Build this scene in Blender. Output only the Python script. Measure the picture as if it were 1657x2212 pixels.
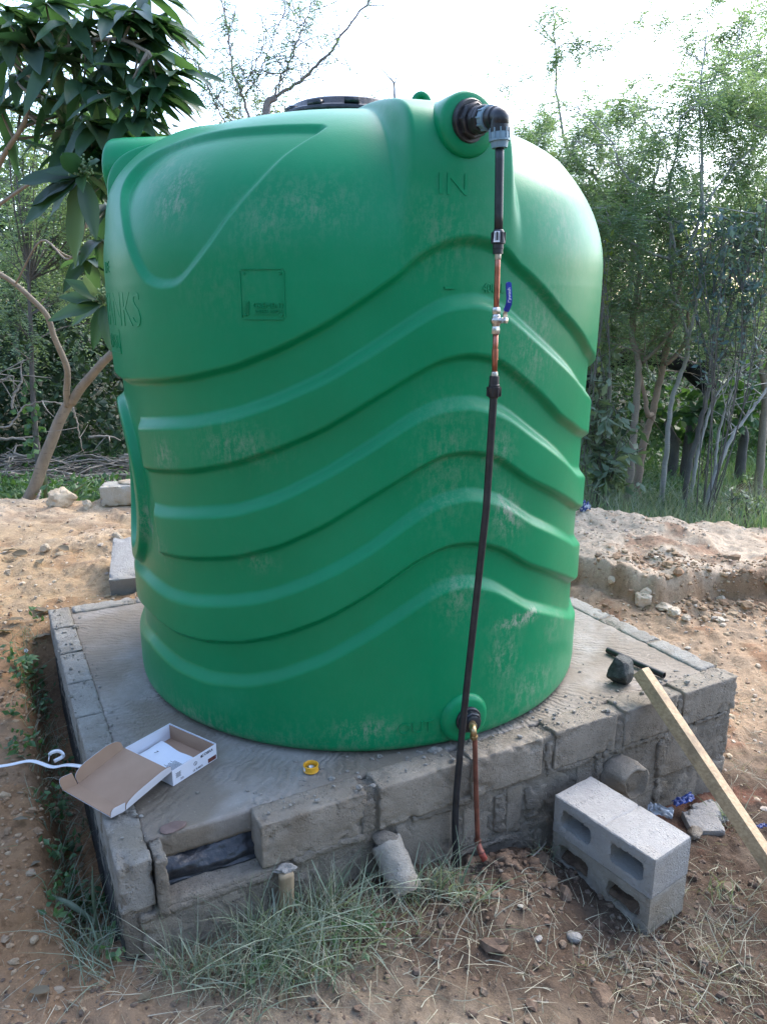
import bpy, math, random
import numpy as np
from mathutils import Vector

for o in list(bpy.data.objects): bpy.data.objects.remove(o)
SC = bpy.context.scene
R = math.radians
rng = np.random.default_rng(7)
random.seed(7)

# ---------------------------------------------------------------- camera, sky, sun, exposure
CAM_Z = 1.387; PITCH = R(15.0); FPX = 1659.0
cd = bpy.data.cameras.new('camera'); cam = bpy.data.objects.new('camera', cd)
SC.collection.objects.link(cam); SC.camera = cam
cd.sensor_fit = 'VERTICAL'; cd.sensor_height = 36.0; cd.lens = 36.0 * FPX / 2212.0
cd.clip_start = 0.05; cd.clip_end = 2000
cam.location = (0, 0, CAM_Z); cam.rotation_euler = (R(90) - PITCH, 0, 0)

SUN_EL, SUN_AZ = 46.0, 42.0          # azimuth measured from +Y towards +X
w = bpy.data.worlds.new('World'); SC.world = w; w.use_nodes = True
nt = w.node_tree
sky = nt.nodes.new('ShaderNodeTexSky'); sky.sky_type = 'NISHITA'; sky.sun_disc = False
sky.sun_elevation = R(SUN_EL); sky.sun_rotation = R(SUN_AZ)
sky.air_density = 0.9; sky.dust_density = 2.0; sky.ozone_density = 1.0
nt.links.new(sky.outputs[0], nt.nodes['Background'].inputs[0])
nt.nodes['Background'].inputs[1].default_value = 0.15
sl = bpy.data.lights.new('sun', 'SUN'); sl.energy = 0.55; sl.angle = R(38); sl.color = (1.0, 0.97, 0.93)
so = bpy.data.objects.new('sun', sl); SC.collection.objects.link(so)
sd = Vector((math.sin(R(SUN_AZ)) * math.cos(R(SUN_EL)), math.cos(R(SUN_AZ)) * math.cos(R(SUN_EL)), math.sin(R(SUN_EL))))
so.rotation_euler = sd.to_track_quat('Z', 'Y').to_euler(); so.location = sd * 30
SC.view_settings.view_transform = 'Standard'; SC.view_settings.look = 'None'
SC.view_settings.exposure = 2.3; SC.view_settings.gamma = 1.0
SC.render.engine = 'CYCLES'
SC.cycles.max_bounces = 6; SC.cycles.diffuse_bounces = 3; SC.cycles.transmission_bounces = 4
SC.cycles.transparent_max_bounces = 6; SC.cycles.use_denoising = True

# ---------------------------------------------------------------- helpers
_c, _s = math.cos(PITCH), math.sin(PITCH)
def _ray(x, y):
    u = (x - 828.5) / FPX; v = (1106.0 - y) / FPX
    return np.array([u, _c + v * _s, -_s + v * _c])
def PZ(x, y, z=0.0):                       # survey: photo pixel -> point at height z
    d = _ray(x, y); t = (z - CAM_Z) / d[2]; p = d * t; p[2] += CAM_Z; return p
def PY(x, y, yy):                          # photo pixel -> point at depth yy
    d = _ray(x, y); t = yy / d[1]; p = d * t; p[2] += CAM_Z; return p

def _h(ix, iy, iz, seed):
    with np.errstate(over='ignore'):
        n = (ix.astype(np.uint32) * np.uint32(374761393) + iy.astype(np.uint32) * np.uint32(668265263)
             + iz.astype(np.uint32) * np.uint32(2147483647) + np.uint32((seed * 974711 + 13) & 0xffffffff))
        n = (n ^ (n >> np.uint32(13))) * np.uint32(1274126177)
        n = (n ^ (n >> np.uint32(15))) * np.uint32(2246822519)
        n = n ^ (n >> np.uint32(16))
    return n.astype(np.float64) / 4294967295.0
def vnoise(P, seed=0):
    P = np.asarray(P, float)
    i = np.floor(P).astype(np.int64); f = P - i; f = f * f * (3 - 2 * f)
    out = 0
    for a in (0, 1):
        wx = f[:, 0] if a else 1 - f[:, 0]
        for b in (0, 1):
            wy = f[:, 1] if b else 1 - f[:, 1]
            for c in (0, 1):
                wz = f[:, 2] if c else 1 - f[:, 2]
                out = out + wx * wy * wz * _h(i[:, 0] + a, i[:, 1] + b, i[:, 2] + c, seed)
    return out * 2 - 1
def fbm(P, seed=0, octaves=4, gain=0.5):
    P = np.asarray(P, float); s = 0; a = 1; t = 0
    for k in range(octaves):
        s = s + a * vnoise(P * 2 ** k + 17.3 * k, seed + k); t += a; a *= gain
    return s / t
def sstep(x, a, b):
    t = np.clip((x - a) / (b - a), 0, 1); return t * t * (3 - 2 * t)

def link(o, parent=None):
    SC.collection.objects.link(o)
    if parent is not None: o.parent = parent
    return o
def wloc(o):
    p = Vector(o.location)
    while o.parent: o = o.parent; p += Vector(o.location)
    return np.array(p)
class MB:
    def __init__(s): s.v = []; s.f = []; s.n = 0
    def add(s, V, F):
        V = np.asarray(V, float).reshape(-1, 3); s.v.append(V)
        F = F if isinstance(F, list) else [F]
        for a in F:
            s.f.append(np.asarray(a, np.int64).reshape(-1, np.asarray(a).shape[-1]) + s.n)
        s.n += len(V); return s
    def verts(s): return np.vstack(s.v)
    def build(s, name, mat, parent=None, origin=(0, 0, 0), smooth=True, sharp=None):
        V = np.vstack(s.v) - np.asarray(origin, float)
        me = bpy.data.meshes.new(name)
        me.vertices.add(len(V)); me.vertices.foreach_set('co', V.astype(np.float32).ravel())
        li = np.concatenate([a.ravel() for a in s.f]); tot = np.concatenate([np.full(len(a), a.shape[1]) for a in s.f])
        st = np.concatenate([[0], np.cumsum(tot)[:-1]])
        me.loops.add(len(li)); me.loops.foreach_set('vertex_index', li.astype(np.int32))
        me.polygons.add(len(tot)); me.polygons.foreach_set('loop_start', st.astype(np.int32))
        me.polygons.foreach_set('loop_total', tot.astype(np.int32))
        me.update(calc_edges=True)
        me.polygons.foreach_set('use_smooth', np.full(len(tot), bool(smooth)))
        if sharp is not None: me.set_sharp_from_angle(angle=R(sharp))
        if mat: me.materials.append(mat)
        o = bpy.data.objects.new(name, me)
        po = wloc(parent) if parent is not None else np.zeros(3)
        o.location = np.asarray(origin, float) - po
        return link(o, parent)
def tag(o, label, cat, group=None):
    o['label'] = label; o['category'] = cat
    if group: o['group'] = group
    return o
def kind(o, k): o['kind'] = k; return o
def thing(name, label, cat, loc, group=None):
    o = bpy.data.objects.new(name, None); o.location = loc; o.empty_display_size = .1
    link(o); return tag(o, label, cat, group)
def weld(V, F, tol=1e-5):
    q = np.round(V / tol).astype(np.int64)
    _, idx, inv = np.unique(q, axis=0, return_index=True, return_inverse=True)
    inv = inv.ravel()
    return V[idx], [inv[f] for f in F]

def frames(path):
    P = np.asarray(path, float); T = np.gradient(P, axis=0)
    T /= np.linalg.norm(T, axis=1)[:, None] + 1e-12
    a = np.array([0, 0, 1.]) if abs(T[0][2]) < .9 else np.array([1., 0, 0])
    U = []; u = a - T[0] * (a @ T[0]); u /= np.linalg.norm(u)
    for t in T:
        u = u - t * (u @ t); u /= np.linalg.norm(u) + 1e-12; U.append(u)
    U = np.array(U); return P, T, U, np.cross(T, U)
def tube(mb, path, rad, sides=8, caps=True):
    P, T, U, W = frames(path); n = len(P)
    rad = np.broadcast_to(np.asarray(rad, float), (n,))
    a = np.linspace(0, 2 * np.pi, sides, endpoint=False)
    V = P[:, None] + rad[:, None, None] * (np.cos(a)[None, :, None] * U[:, None] + np.sin(a)[None, :, None] * W[:, None])
    i = np.arange(n - 1)[:, None] * sides; j = np.arange(sides)[None]; k = (j + 1) % sides
    F = [np.stack([i + j, i + k, i + k + sides, i + j + sides], -1).reshape(-1, 4)]
    V = V.reshape(-1, 3)
    if caps:
        F.append(np.arange(sides)[::-1][None]); F.append((np.arange(sides) + (n - 1) * sides)[None])
    mb.add(V, F); return mb
def smooth_path(pts, n=8):
    P = np.asarray(pts, float)
    if len(P) < 3: return np.array([P[0] + (P[-1] - P[0]) * t for t in np.linspace(0, 1, n)])
    Q = np.vstack([2 * P[0] - P[1], P, 2 * P[-1] - P[-2]]); out = []
    for i in range(1, len(Q) - 2):
        for t in np.linspace(0, 1, n, endpoint=False):
            a, b, c, d = Q[i - 1], Q[i], Q[i + 1], Q[i + 2]
            out.append(.5 * (2 * b + (c - a) * t + (2 * a - 5 * b + 4 * c - d) * t * t + (3 * b - a - 3 * c + d) * t ** 3))
    out.append(P[-1]); return np.array(out)
def lathe(mb, prof, org, axis, seg=32, hexa=None):
    """prof: (r, h) pairs along axis; hexa: number of flats (polygonal) or None"""
    axis = np.asarray(axis, float); axis /= np.linalg.norm(axis)
    a = np.array([0, 0, 1.]) if abs(axis[2]) < .9 else np.array([1., 0, 0])
    u = np.cross(axis, a); u /= np.linalg.norm(u); v = np.cross(axis, u)
    seg = hexa or seg; t = np.linspace(0, 2 * np.pi, seg, endpoint=False)
    V = np.array([np.asarray(org) + axis * h + r * (np.cos(t)[:, None] * u + np.sin(t)[:, None] * v) for r, h in prof]).reshape(-1, 3)
    n = len(prof); i = np.arange(n - 1)[:, None] * seg; j = np.arange(seg)[None]; k = (j + 1) % seg
    F = [np.stack([i + j, i + k, i + k + seg, i + j + seg], -1).reshape(-1, 4), np.arange(seg)[::-1][None], (np.arange(seg) + (n - 1) * seg)[None]]
    mb.add(V, F); return mb
def rotz(a): c, s = math.cos(a), math.sin(a); return np.array([[c, -s, 0], [s, c, 0], [0, 0, 1.]])
def rotx(a): c, s = math.cos(a), math.sin(a); return np.array([[1., 0, 0], [0, c, -s], [0, s, c]])
def roty(a): c, s = math.cos(a), math.sin(a); return np.array([[c, 0, s], [0, 1., 0], [-s, 0, c]])
def box(mb, c, size, M=np.eye(3)):
    h = np.asarray(size, float) / 2
    V = np.array([[x, y, z] for x in (-1, 1) for y in (-1, 1) for z in (-1, 1)]) * h
    F = np.array([[0, 1, 3, 2], [4, 6, 7, 5], [0, 4, 5, 1], [2, 3, 7, 6], [0, 2, 6, 4], [1, 5, 7, 3]])
    mb.add(V @ np.asarray(M).T + np.asarray(c), F); return mb
def rough_box(mb, c, size, M=np.eye(3), rad=.006, amp=.0025, res=.012, freq=45, seed=1, chip=.0):
    """block with rounded, crumbled edges"""
    h = np.asarray(size, float) / 2; Vs = []; Fs = []; n0 = 0
    for ax in range(3):
        a, b = [k for k in range(3) if k != ax]
        na = max(2, int(size[a] / res)); nb = max(2, int(size[b] / res))
        A, B = np.meshgrid(np.linspace(-h[a], h[a], na + 1), np.linspace(-h[b], h[b], nb + 1), indexing='ij')
        for sgn in (-1, 1):
            V = np.zeros((A.size, 3)); V[:, a] = A.ravel(); V[:, b] = B.ravel(); V[:, ax] = sgn * h[ax]
            i = np.arange(na)[:, None] * (nb + 1); j = np.arange(nb)[None]
            q = np.stack([i + j, i + j + 1, i + j + nb + 2, i + j + nb + 1], -1).reshape(-1, 4) + n0
            if (sgn > 0) == (ax != 1): q = q[:, ::-1]
            Vs.append(V); Fs.append(q); n0 += len(V)
    V, F = weld(np.vstack(Vs), Fs)
    r = min(rad, h.min() * .6); core = np.clip(V, -(h - r), h - r); d = V - core
    L = np.linalg.norm(d, axis=1)[:, None]; N = d / (L + 1e-9); V = core + N * r
    edge = sstep((np.abs(V) / h).sum(1), 1.7, 2.2)
    n1 = fbm((V + seed * 3.1) * freq, seed, 3); n2 = fbm((V + seed) * 14, seed + 5, 2)
    V = V + N * (amp * .55 * n1 + amp * .35 * n2 + amp * .5 * fbm((V + seed * 2.3) * freq * 3, seed + 2, 2))[:, None]
    if chip: V = V - N * (chip * np.clip(fbm((V + seed * 1.7) * 34, seed + 9, 4) - .08, 0, 1) * (0.04 + edge) * 2.6)[:, None]
    mb.add(V @ np.asarray(M).T + np.asarray(c), F); return mb
def sphere_pts(nu=24, nv=14):
    th = np.linspace(0, np.pi, nv + 1)[1:-1]; ph = np.linspace(0, 2 * np.pi, nu, endpoint=False)
    V = [[0, 0, 1.]] + [[math.sin(t) * math.cos(p), math.sin(t) * math.sin(p), math.cos(t)] for t in th for p in ph] + [[0, 0, -1.]]
    F4 = []; F3 = []
    for i in range(len(th) - 1):
        for j in range(nu):
            k = (j + 1) % nu; F4.append([1 + i * nu + j, 1 + (i + 1) * nu + j, 1 + (i + 1) * nu + k, 1 + i * nu + k])
    for j in range(nu):
        k = (j + 1) % nu; F3.append([0, 1 + j, 1 + k]); m = 1 + (len(th) - 1) * nu
        F3.append([m + k, m + j, len(V) - 1])
    return np.array(V), [np.array(F4), np.array(F3)]
def rock(mb, c, size, seed=1, rough=.28, facets=9, M=np.eye(3), nu=28, nv=16):
    V, F = sphere_pts(nu, nv); g = np.random.default_rng(seed)
    rr = np.ones(len(V))
    for _ in range(facets):                                   # planar cuts give angular stones
        n = g.normal(size=3); n /= np.linalg.norm(n); dd = g.uniform(.62, .92)
        k = V @ n; rr = np.minimum(rr, np.where(k > 1e-3, dd / np.maximum(k, 1e-3), 9))
    V = V * rr[:, None]
    V = V * (1 + rough * .35 * fbm(V * 2.3 + seed, seed, 4) + rough * .12 * fbm(V * 8 + seed, seed + 3, 3))[:, None]
    mb.add((V * np.asarray(size) / 2) @ np.asarray(M).T + np.asarray(c), F); return mb

# ---- leaves
def norm(a): return a / (np.linalg.norm(a, axis=-1, keepdims=True) + 1e-9)
def leaf_cards(mb, P, D, Nn, L, W, fold=.25):
    """folded rhombic leaves: P base, D direction, Nn normal"""
    D = norm(D); S = norm(np.cross(D, Nn)); N2 = np.cross(S, D)
    L = np.broadcast_to(L, (len(P),))[:, None]; W = np.broadcast_to(W, (len(P),))[:, None]
    a = P; b = P + D * L * .45 + S * W * .5 - N2 * W * fold; c = P + D * L - N2 * L * .12; d = P + D * L * .45 - S * W * .5 - N2 * W * fold
    V = np.stack([a, b, c, d], 1).reshape(-1, 3); i = np.arange(len(P))[:, None] * 4
    mb.add(V, np.concatenate([i + [0, 1, 2], i + [0, 2, 3]], 0)); return mb
def rand_dirs(n, g, zb=0.0):
    d = g.normal(size=(n, 3)); d[:, 2] += zb; return norm(d)
def frond_cards(mb, P, D, g, L=.16, pairs=8, ll=.035, lw=.011, droop=.5):
    """pinnate fronds: a drooping rachis with paired leaflets"""
    n = len(P); D = norm(D); L = np.broadcast_to(L, (n,))
    up = np.tile([0, 0, 1.], (n, 1)); S = norm(np.cross(D, up) + 1e-3)
    Ps = []; Ds = []; Ns = []
    for k in range(pairs):
        t = (k + .6) / pairs
        p = P + D * (L * t)[:, None]; p[:, 2] -= droop * L * t * t
        for sg in (-1, 1):
            Ps.append(p); Ds.append(norm(D * .55 + S * sg + g.normal(size=(n, 3)) * .12 - up * (.25 * droop)))
            Ns.append(norm(up + g.normal(size=(n, 3)) * .35))
    leaf_cards(mb, np.vstack(Ps), np.vstack(Ds), np.vstack(Ns), ll, lw, .1)
    return mb
def big_leaf(mb, p, d, nrm, L, W, g, bend=.35, nu=7):
    """a broad leaf blade with midrib fold, wavy edge and droop"""
    d = np.asarray(d, float); d /= np.linalg.norm(d); s = np.cross(d, nrm); s /= np.linalg.norm(s); n = np.cross(s, d)
    ts = np.linspace(0, 1, nu + 1); V = []; ph = g.uniform(0, 6)
    for t in ts:
        wdt = W * .5 * (math.sin(math.pi * min(1, t * 1.0) ** .85) ** .8) * (1 - .15 * t) + .0015
        ctr = np.asarray(p) + d * L * t; ctr = ctr - np.array([0, 0, 1]) * bend * L * t * t
        for k, q in enumerate((-1, -.5, 0, .5, 1)):
            off = abs(q) * wdt * .32 + (abs(q) > .7) * math.sin(t * 13 + ph + q) * W * .05
            V.append(ctr + s * q * wdt + n * off)
    F = [[i * 5 + j, i * 5 + j + 1, (i + 1) * 5 + j + 1, (i + 1) * 5 + j] for i in range(nu) for j in range(4)]
    mb.add(V, np.array(F)); return mb
def blades(mb, P, D, H, W, bend, g, seg=4):
    """grass blades as tapered ribbons"""
    n = len(P); D = norm(D); side = norm(np.cross(D, g.normal(size=(n, 3))))
    bd = g.normal(size=(n, 3)); bd[:, 2] = -np.abs(bd[:, 2]) * .8; bd = norm(bd)
    H = np.broadcast_to(H, (n,))[:, None]; W = np.broadcast_to(W, (n,))[:, None]; bend = np.broadcast_to(bend, (n,))[:, None]
    rows = []
    for k in range(seg + 1):
        t = k / seg; c = P + D * H * t + bd * H * bend * t * t
        ww = W * (1 - t) ** .7 * .5
        rows += [c - side * ww, c + side * ww] if k < seg else [c]
    m = 2 * seg + 1; V = np.stack(rows, 1).reshape(-1, 3); b = np.arange(n)[:, None] * m
    F4 = np.concatenate([b + [2 * k, 2 * k + 1, 2 * k + 3, 2 * k + 2] for k in range(seg - 1)], 0)
    F3 = b + [2 * seg - 2, 2 * seg - 1, 2 * seg]
    mb.add(V, [F4, F3]); return mb

# ---- materials
def newmat(name):
    m = bpy.data.materials.new(name); m.use_nodes = True; n = m.node_tree.nodes; n.clear()
    out = n.new('ShaderNodeOutputMaterial'); b = n.new('ShaderNodeBsdfPrincipled'); m.node_tree.links.new(b.outputs[0], out.inputs[0])
    return m, m.node_tree, b, out
def nz(t, scale, detail=5, rough=.6, coord=None, dist=0.0, stretch=None):
    n = t.nodes.new('ShaderNodeTexNoise'); n.inputs['Scale'].default_value = scale; n.inputs['Detail'].default_value = detail
    n.inputs['Roughness'].default_value = rough; n.inputs['Distortion'].default_value = dist
    tc = t.nodes.new('ShaderNodeTexCoord'); src = tc.outputs['Object']
    if stretch:
        mp = t.nodes.new('ShaderNodeMapping'); mp.inputs['Scale'].default_value = stretch[:3]
        if len(stretch) > 3: mp.inputs['Rotation'].default_value = (0, 0, stretch[3])
        t.links.new(src, mp.inputs[0]); src = mp.outputs[0]
    t.links.new(src, n.inputs['Vector']); return n.outputs['Fac']
def ramp(t, fac, stops):
    r = t.nodes.new('ShaderNodeValToRGB'); e = r.color_ramp.elements
    while len(e) < len(stops): e.new(.5)
    for el, (p, c) in zip(e, stops): el.position = p; el.color = (*c, 1) if len(c) == 3 else c
    t.links.new(fac, r.inputs[0]); return r.outputs[0]
def mixc(t, fac, a, b, mode='MIX'):
    m = t.nodes.new('ShaderNodeMix'); m.data_type = 'RGBA'; m.blend_type = mode
    for s, v in ((m.inputs[0], fac), (m.inputs[6], a), (m.inputs[7], b)):
        if isinstance(v, (int, float)): s.default_value = v
        elif isinstance(v, tuple): s.default_value = (*v, 1)
        else: t.links.new(v, s)
    return m.outputs[2]
def mathn(t, op, a, b=None):
    m = t.nodes.new('ShaderNodeMath'); m.operation = op
    for s, v in zip(m.inputs, (a, b)):
        if v is None: continue
        if isinstance(v, (int, float)): s.default_value = v
        else: t.links.new(v, s)
    return m.outputs[0]
def bump(t, b, h, strength=.4, dist=.004, prev=None):
    n = t.nodes.new('ShaderNodeBump'); n.inputs['Strength'].default_value = strength; n.inputs['Distance'].default_value = dist
    t.links.new(h, n.inputs['Height'])
    if prev: t.links.new(prev, n.inputs['Normal'])
    t.links.new(n.outputs[0], b.inputs['Normal']); return n.outputs[0]
G3 = lambda v, k=1.0: tuple(x * k for x in v)
def simple(name, c1, c2=None, scale=8, rough=.6, metal=0.0, bmp=.2, bscale=80, bd=.002, spec=.5, rv=0.0, stops=(.35, .65)):
    m, t, b, o = newmat(name); c2 = c2 or c1
    f = nz(t, scale); col = ramp(t, f, [(stops[0], c1), (stops[1], c2)]); t.links.new(col, b.inputs['Base Color'])
    b.inputs['Roughness'].default_value = rough; b.inputs['Metallic'].default_value = metal; b.inputs['Specular IOR Level'].default_value = spec
    if rv:
        t.links.new(mathn(t, 'ADD', mathn(t, 'MULTIPLY', nz(t, scale * 3), rv), rough - rv * .5), b.inputs['Roughness'])
    if bmp: bump(t, b, nz(t, bscale), bmp, bd)
    return m
def foliage(name, cols, rough=.45, trans=.35, vein=False):
    m, t, b, o = newmat(name); g = t.nodes.new('ShaderNodeNewGeometry')
    n = len(cols); col = ramp(t, g.outputs['Random Per Island'], [(i / max(1, n - 1), c) for i, c in enumerate(cols)])
    f = nz(t, 1.2, 3); col = mixc(t, ramp(t, f, [(.3, (.0,) * 3), (.7, (.55,) * 3)]), col, mixc(t, 1.0, col, (.6, .72, .62), 'MULTIPLY'))
    t.links.new(col, b.inputs['Base Color']); b.inputs['Roughness'].default_value = rough
    tr = t.nodes.new('ShaderNodeBsdfTranslucent'); t.links.new(mixc(t, 1.0, col, (1.15, 1.2, .5), 'MULTIPLY'), tr.inputs[0])
    ms = t.nodes.new('ShaderNodeMixShader'); ms.inputs[0].default_value = trans
    t.links.new(b.outputs[0], ms.inputs[1]); t.links.new(tr.outputs[0], ms.inputs[2]); t.links.new(ms.outputs[0], o.inputs[0])
    return m

M = {}
def concrete(name, c_lo, c_hi, stain, damp=.0, bs=1.0, cream=None):
    m, t, b, o = newmat(name)
    c = ramp(t, nz(t, 9, 6, .65), [(.3, c_lo), (.7, c_hi)])
    c = mixc(t, ramp(t, nz(t, 3.1, 5, .6, dist=.4), [(.5, (0,) * 3), (.68, (.75,) * 3)]), c, stain)
    c = mixc(t, ramp(t, nz(t, 90, 3, .8), [(.62, (0,) * 3), (.74, (.6,) * 3)]), c, G3(c_lo, .35))
    c = mixc(t, ramp(t, nz(t, 140, 2, .8), [(.66, (0,) * 3), (.76, (.5,) * 3)]), c, tuple(min(.7, x * 1.9) for x in c_hi))
    if cream: c = mixc(t, ramp(t, nz(t, 5.5, 6, .7), [(.56, (0,) * 3), (.66, (.8,) * 3)]), c, cream)
    t.links.new(c, b.inputs['Base Color']); b.inputs['Roughness'].default_value = .88; b.inputs['Specular IOR Level'].default_value = .3
    vo = t.nodes.new('ShaderNodeTexVoronoi'); vo.inputs['Scale'].default_value = 110; tcv = t.nodes.new('ShaderNodeTexCoord'); t.links.new(tcv.outputs['Object'], vo.inputs['Vector'])
    crumb = ramp(t, vo.outputs['Distance'], [(.0, (1,) * 3), (.45, (.0,) * 3)]); cm_ = mathn(t, 'MULTIPLY', crumb, ramp(t, nz(t, 16, 5, .7), [(.45, (0,) * 3), (.62, (1,) * 3)]))
    p = bump(t, b, nz(t, 48, 8, .78), min(1, .8 * bs), .009 * bs); p = bump(t, b, cm_, min(1, .7 * bs), .006, p); p = bump(t, b, nz(t, 280, 3, .7), min(1, .6 * bs), .002, p)
    return m
M['block'] = concrete('weathered concrete', (.205, .178, .142), (.315, .282, .235), (.165, .13, .09), bs=1.1)
M['block_top'] = concrete('rough pale concrete', (.27, .26, .24), (.40, .385, .36), (.24, .215, .18), bs=1.4)
M['mortar'] = concrete('crumbling mortar', (.19, .165, .13), (.31, .275, .225), (.15, .12, .085), bs=1.6)
M['hollow'] = concrete('new grey concrete block', (.30, .29, .275), (.40, .39, .37), (.34, .31, .265), bs=1.0)
M['hollow_low'] = concrete('earth stained concrete block', (.30, .27, .22), (.40, .37, .32), (.24, .19, .13), bs=1.0)
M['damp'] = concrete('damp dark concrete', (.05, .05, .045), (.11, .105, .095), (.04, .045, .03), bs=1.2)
M['drygrey'] = concrete('grey concrete lump', (.26, .245, .22), (.36, .345, .32), (.20, .175, .14), bs=1.0)
M['creamblock'] = concrete('cream dusted concrete', (.40, .37, .31), (.50, .47, .41), (.42, .30, .17), bs=1.0)
# raked slab: radial broom marks, brown damp patches
def slab_mat():
    m, t, b, o = newmat('raked wet slab')
    c = ramp(t, nz(t, 6, 6, .65), [(.3, (.21, .19, .165)), (.7, (.34, .32, .29))])
    c = mixc(t, ramp(t, nz(t, 2.3, 6, .6, dist=.6), [(.37, (0,) * 3), (.55, (.85,) * 3)]), c, (.18, .145, .105))
    tc = t.nodes.new('ShaderNodeTexCoord'); sp = t.nodes.new('ShaderNodeSeparateXYZ'); t.links.new(tc.outputs['Object'], sp.inputs[0])
    at = mathn(t, 'ARCTAN2', mathn(t, 'SUBTRACT', sp.outputs[0], .024), mathn(t, 'SUBTRACT', sp.outputs[1], -.010))
    wob = mathn(t, 'MULTIPLY', nz(t, 4, 5, .7), .16)
    rake = mathn(t, 'SINE', mathn(t, 'MULTIPLY', mathn(t, 'ADD', at, wob), 230))
    amp = ramp(t, nz(t, 3.6, 6, .7), [(.42, (0,) * 3), (.62, (1,) * 3)])
    rk = mathn(t, 'MULTIPLY', rake, amp)
    c = mixc(t, mathn(t, 'MULTIPLY', mathn(t, 'ADD', mathn(t, 'MULTIPLY', rk, .5), .5), .30), c, mixc(t, 1.0, c, (.5, .48, .45), 'MULTIPLY'))
    c = mixc(t, ramp(t, nz(t, 120, 2, .8), [(.66, (0,) * 3), (.76, (.5,) * 3)]), c, (.5, .45, .36))
    t.links.new(c, b.inputs['Base Color'])
    t.links.new(ramp(t, nz(t, 3.2, 5), [(.35, (.42,) * 3), (.65, (.85,) * 3)]), b.inputs['Roughness'])
    p = bump(t, b, rk, .6, .003); p = bump(t, b, nz(t, 45, 6, .7), .6, .005, p); bump(t, b, nz(t, 220, 3, .7), .35, .0015, p)
    return m
M['slab'] = slab_mat()
M['soilclod'] = simple('damp brown soil', (.085, .055, .036), (.17, .115, .075), 14, .95, bmp=.9, bscale=90, bd=.006)
M['palerock'] = simple('cream subsoil stone', (.38, .29, .19), (.56, .48, .37), 9, .92, bmp=.7, bscale=60, bd=.006)
M['gravel'] = None
M['darkrock'] = simple('black basalt rock', (.022, .024, .022), (.085, .09, .08), 22, .75, bmp=1.0, bscale=70, bd=.008)
M['membrane'] = simple('black plastic sheet', (.010, .012, .016), (.03, .034, .04), 30, .32, bmp=.5, bscale=26, bd=.01)
M['blackpipe'] = simple('black polyethylene', (.010, .011, .014), (.022, .024, .028), 30, .38, bmp=.1, bscale=300)
M['blackfit'] = simple('dusty black fitting', (.010, .010, .012), (.035, .033, .035), 40, .42, bmp=.15, bscale=200)
M['greynut'] = simple('blue grey plastic nut', (.16, .25, .30), (.20, .30, .35), 30, .45, bmp=.05)
M['copper'] = simple('worn copper', (.30, .105, .062), (.46, .19, .13), 26, .36, .85, .08, 200, rv=.3)
M['copperdull'] = simple('dull brown copper', (.11, .042, .028), (.22, .075, .048), 18, .5, .25, .1, 200, rv=.3)
M['solder'] = simple('solder silver', (.45, .42, .38), (.6, .57, .52), 60, .35, .9, .2, 150)
M['brass'] = simple('tarnished brass', (.28, .19, .09), (.5, .36, .19), 40, .35, .85, .1, 150, rv=.2)
M['nickel'] = simple('nickel plated brass', (.50, .46, .40), (.62, .59, .54), 60, .3, .95, .05, 150, rv=.2)
M['redsleeve'] = simple('red pipe sleeve', (.24, .045, .03), (.32, .07, .05), 30, .5, bmp=.1)
M['bluegrip'] = simple('blue vinyl grip', (.012, .03, .27), (.016, .045, .34), 30, .35, bmp=.05)
M['white'] = simple('white print', (.75, .76, .78), (.82, .82, .82), 20, .6, bmp=0)
M['ink'] = simple('black ink', (.02, .02, .025), (.04, .04, .05), 20, .6, bmp=0)
M['card'] = simple('brown corrugated card', (.31, .195, .125), (.37, .24, .16), 6, .8, bmp=.1, bscale=150)
M['cardwhite'] = simple('white printed card', (.66, .67, .74), (.72, .73, .79), 4, .5, bmp=.03, bscale=90)
M['paper'] = simple('white paper leaflet', (.72, .75, .82), (.8, .82, .86), 10, .7, bmp=.1, bscale=20)
M['yellow'] = simple('yellow plastic spool', (.68, .33, .02), (.78, .40, .03), 20, .4, bmp=.02)
M['ptfe'] = simple('white thread tape', (.62, .62, .6), (.75, .74, .7), 20, .7, bmp=.05)
M['strap'] = simple('white packing strap', (.62, .64, .68), (.72, .74, .76), 20, .5, bmp=.05)
M['bluewrap'] = simple('blue crumpled wrapper', (.008, .02, .10), (.02, .06, .26), 30, .35, bmp=.4, bscale=40, bd=.006)
M['clearwrap'] = simple('cloudy plastic film', (.30, .34, .38), (.52, .56, .6), 30, .25, bmp=.5, bscale=40, bd=.006)
def timber_mat():
    m, t, b, o = newmat('sawn pine')
    c = ramp(t, nz(t, 3, 6, .6, stretch=(1.2, 40, 40)), [(.3, (.30, .20, .105)), (.7, (.52, .39, .24))])
    c = mixc(t, ramp(t, nz(t, 9, 4, .7), [(.50, (0,) * 3), (.66, (.8,) * 3)]), c, (.20, .145, .09))
    t.links.new(c, b.inputs['Base Color']); b.inputs['Roughness'].default_value = .7
    bump(t, b, nz(t, 8, 6, .7, stretch=(1.5, 40, 40)), .4, .002); return m
M['timber'] = timber_mat()
def bark(name, c1, c2, dark=(.05, .04, .03)):
    m, t, b, o = newmat(name)
    c = ramp(t, nz(t, 12, 6, .65, stretch=(1, 1, .4)), [(.3, c1), (.7, c2)])
    c = mixc(t, ramp(t, nz(t, 30, 4, .7, stretch=(.4, .4, 2.5)), [(.6, (0,) * 3), (.72, (.7,) * 3)]), c, dark)
    t.links.new(c, b.inputs['Base Color']); b.inputs['Roughness'].default_value = .85
    bump(t, b, nz(t, 40, 6, .7), .7, .01); return m
M['bark_tan'] = bark('smooth tan bark', (.20, .165, .125), (.31, .26, .20))
M['bark_pale'] = bark('pale grey bark', (.26, .25, .235), (.40, .39, .36))
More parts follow.
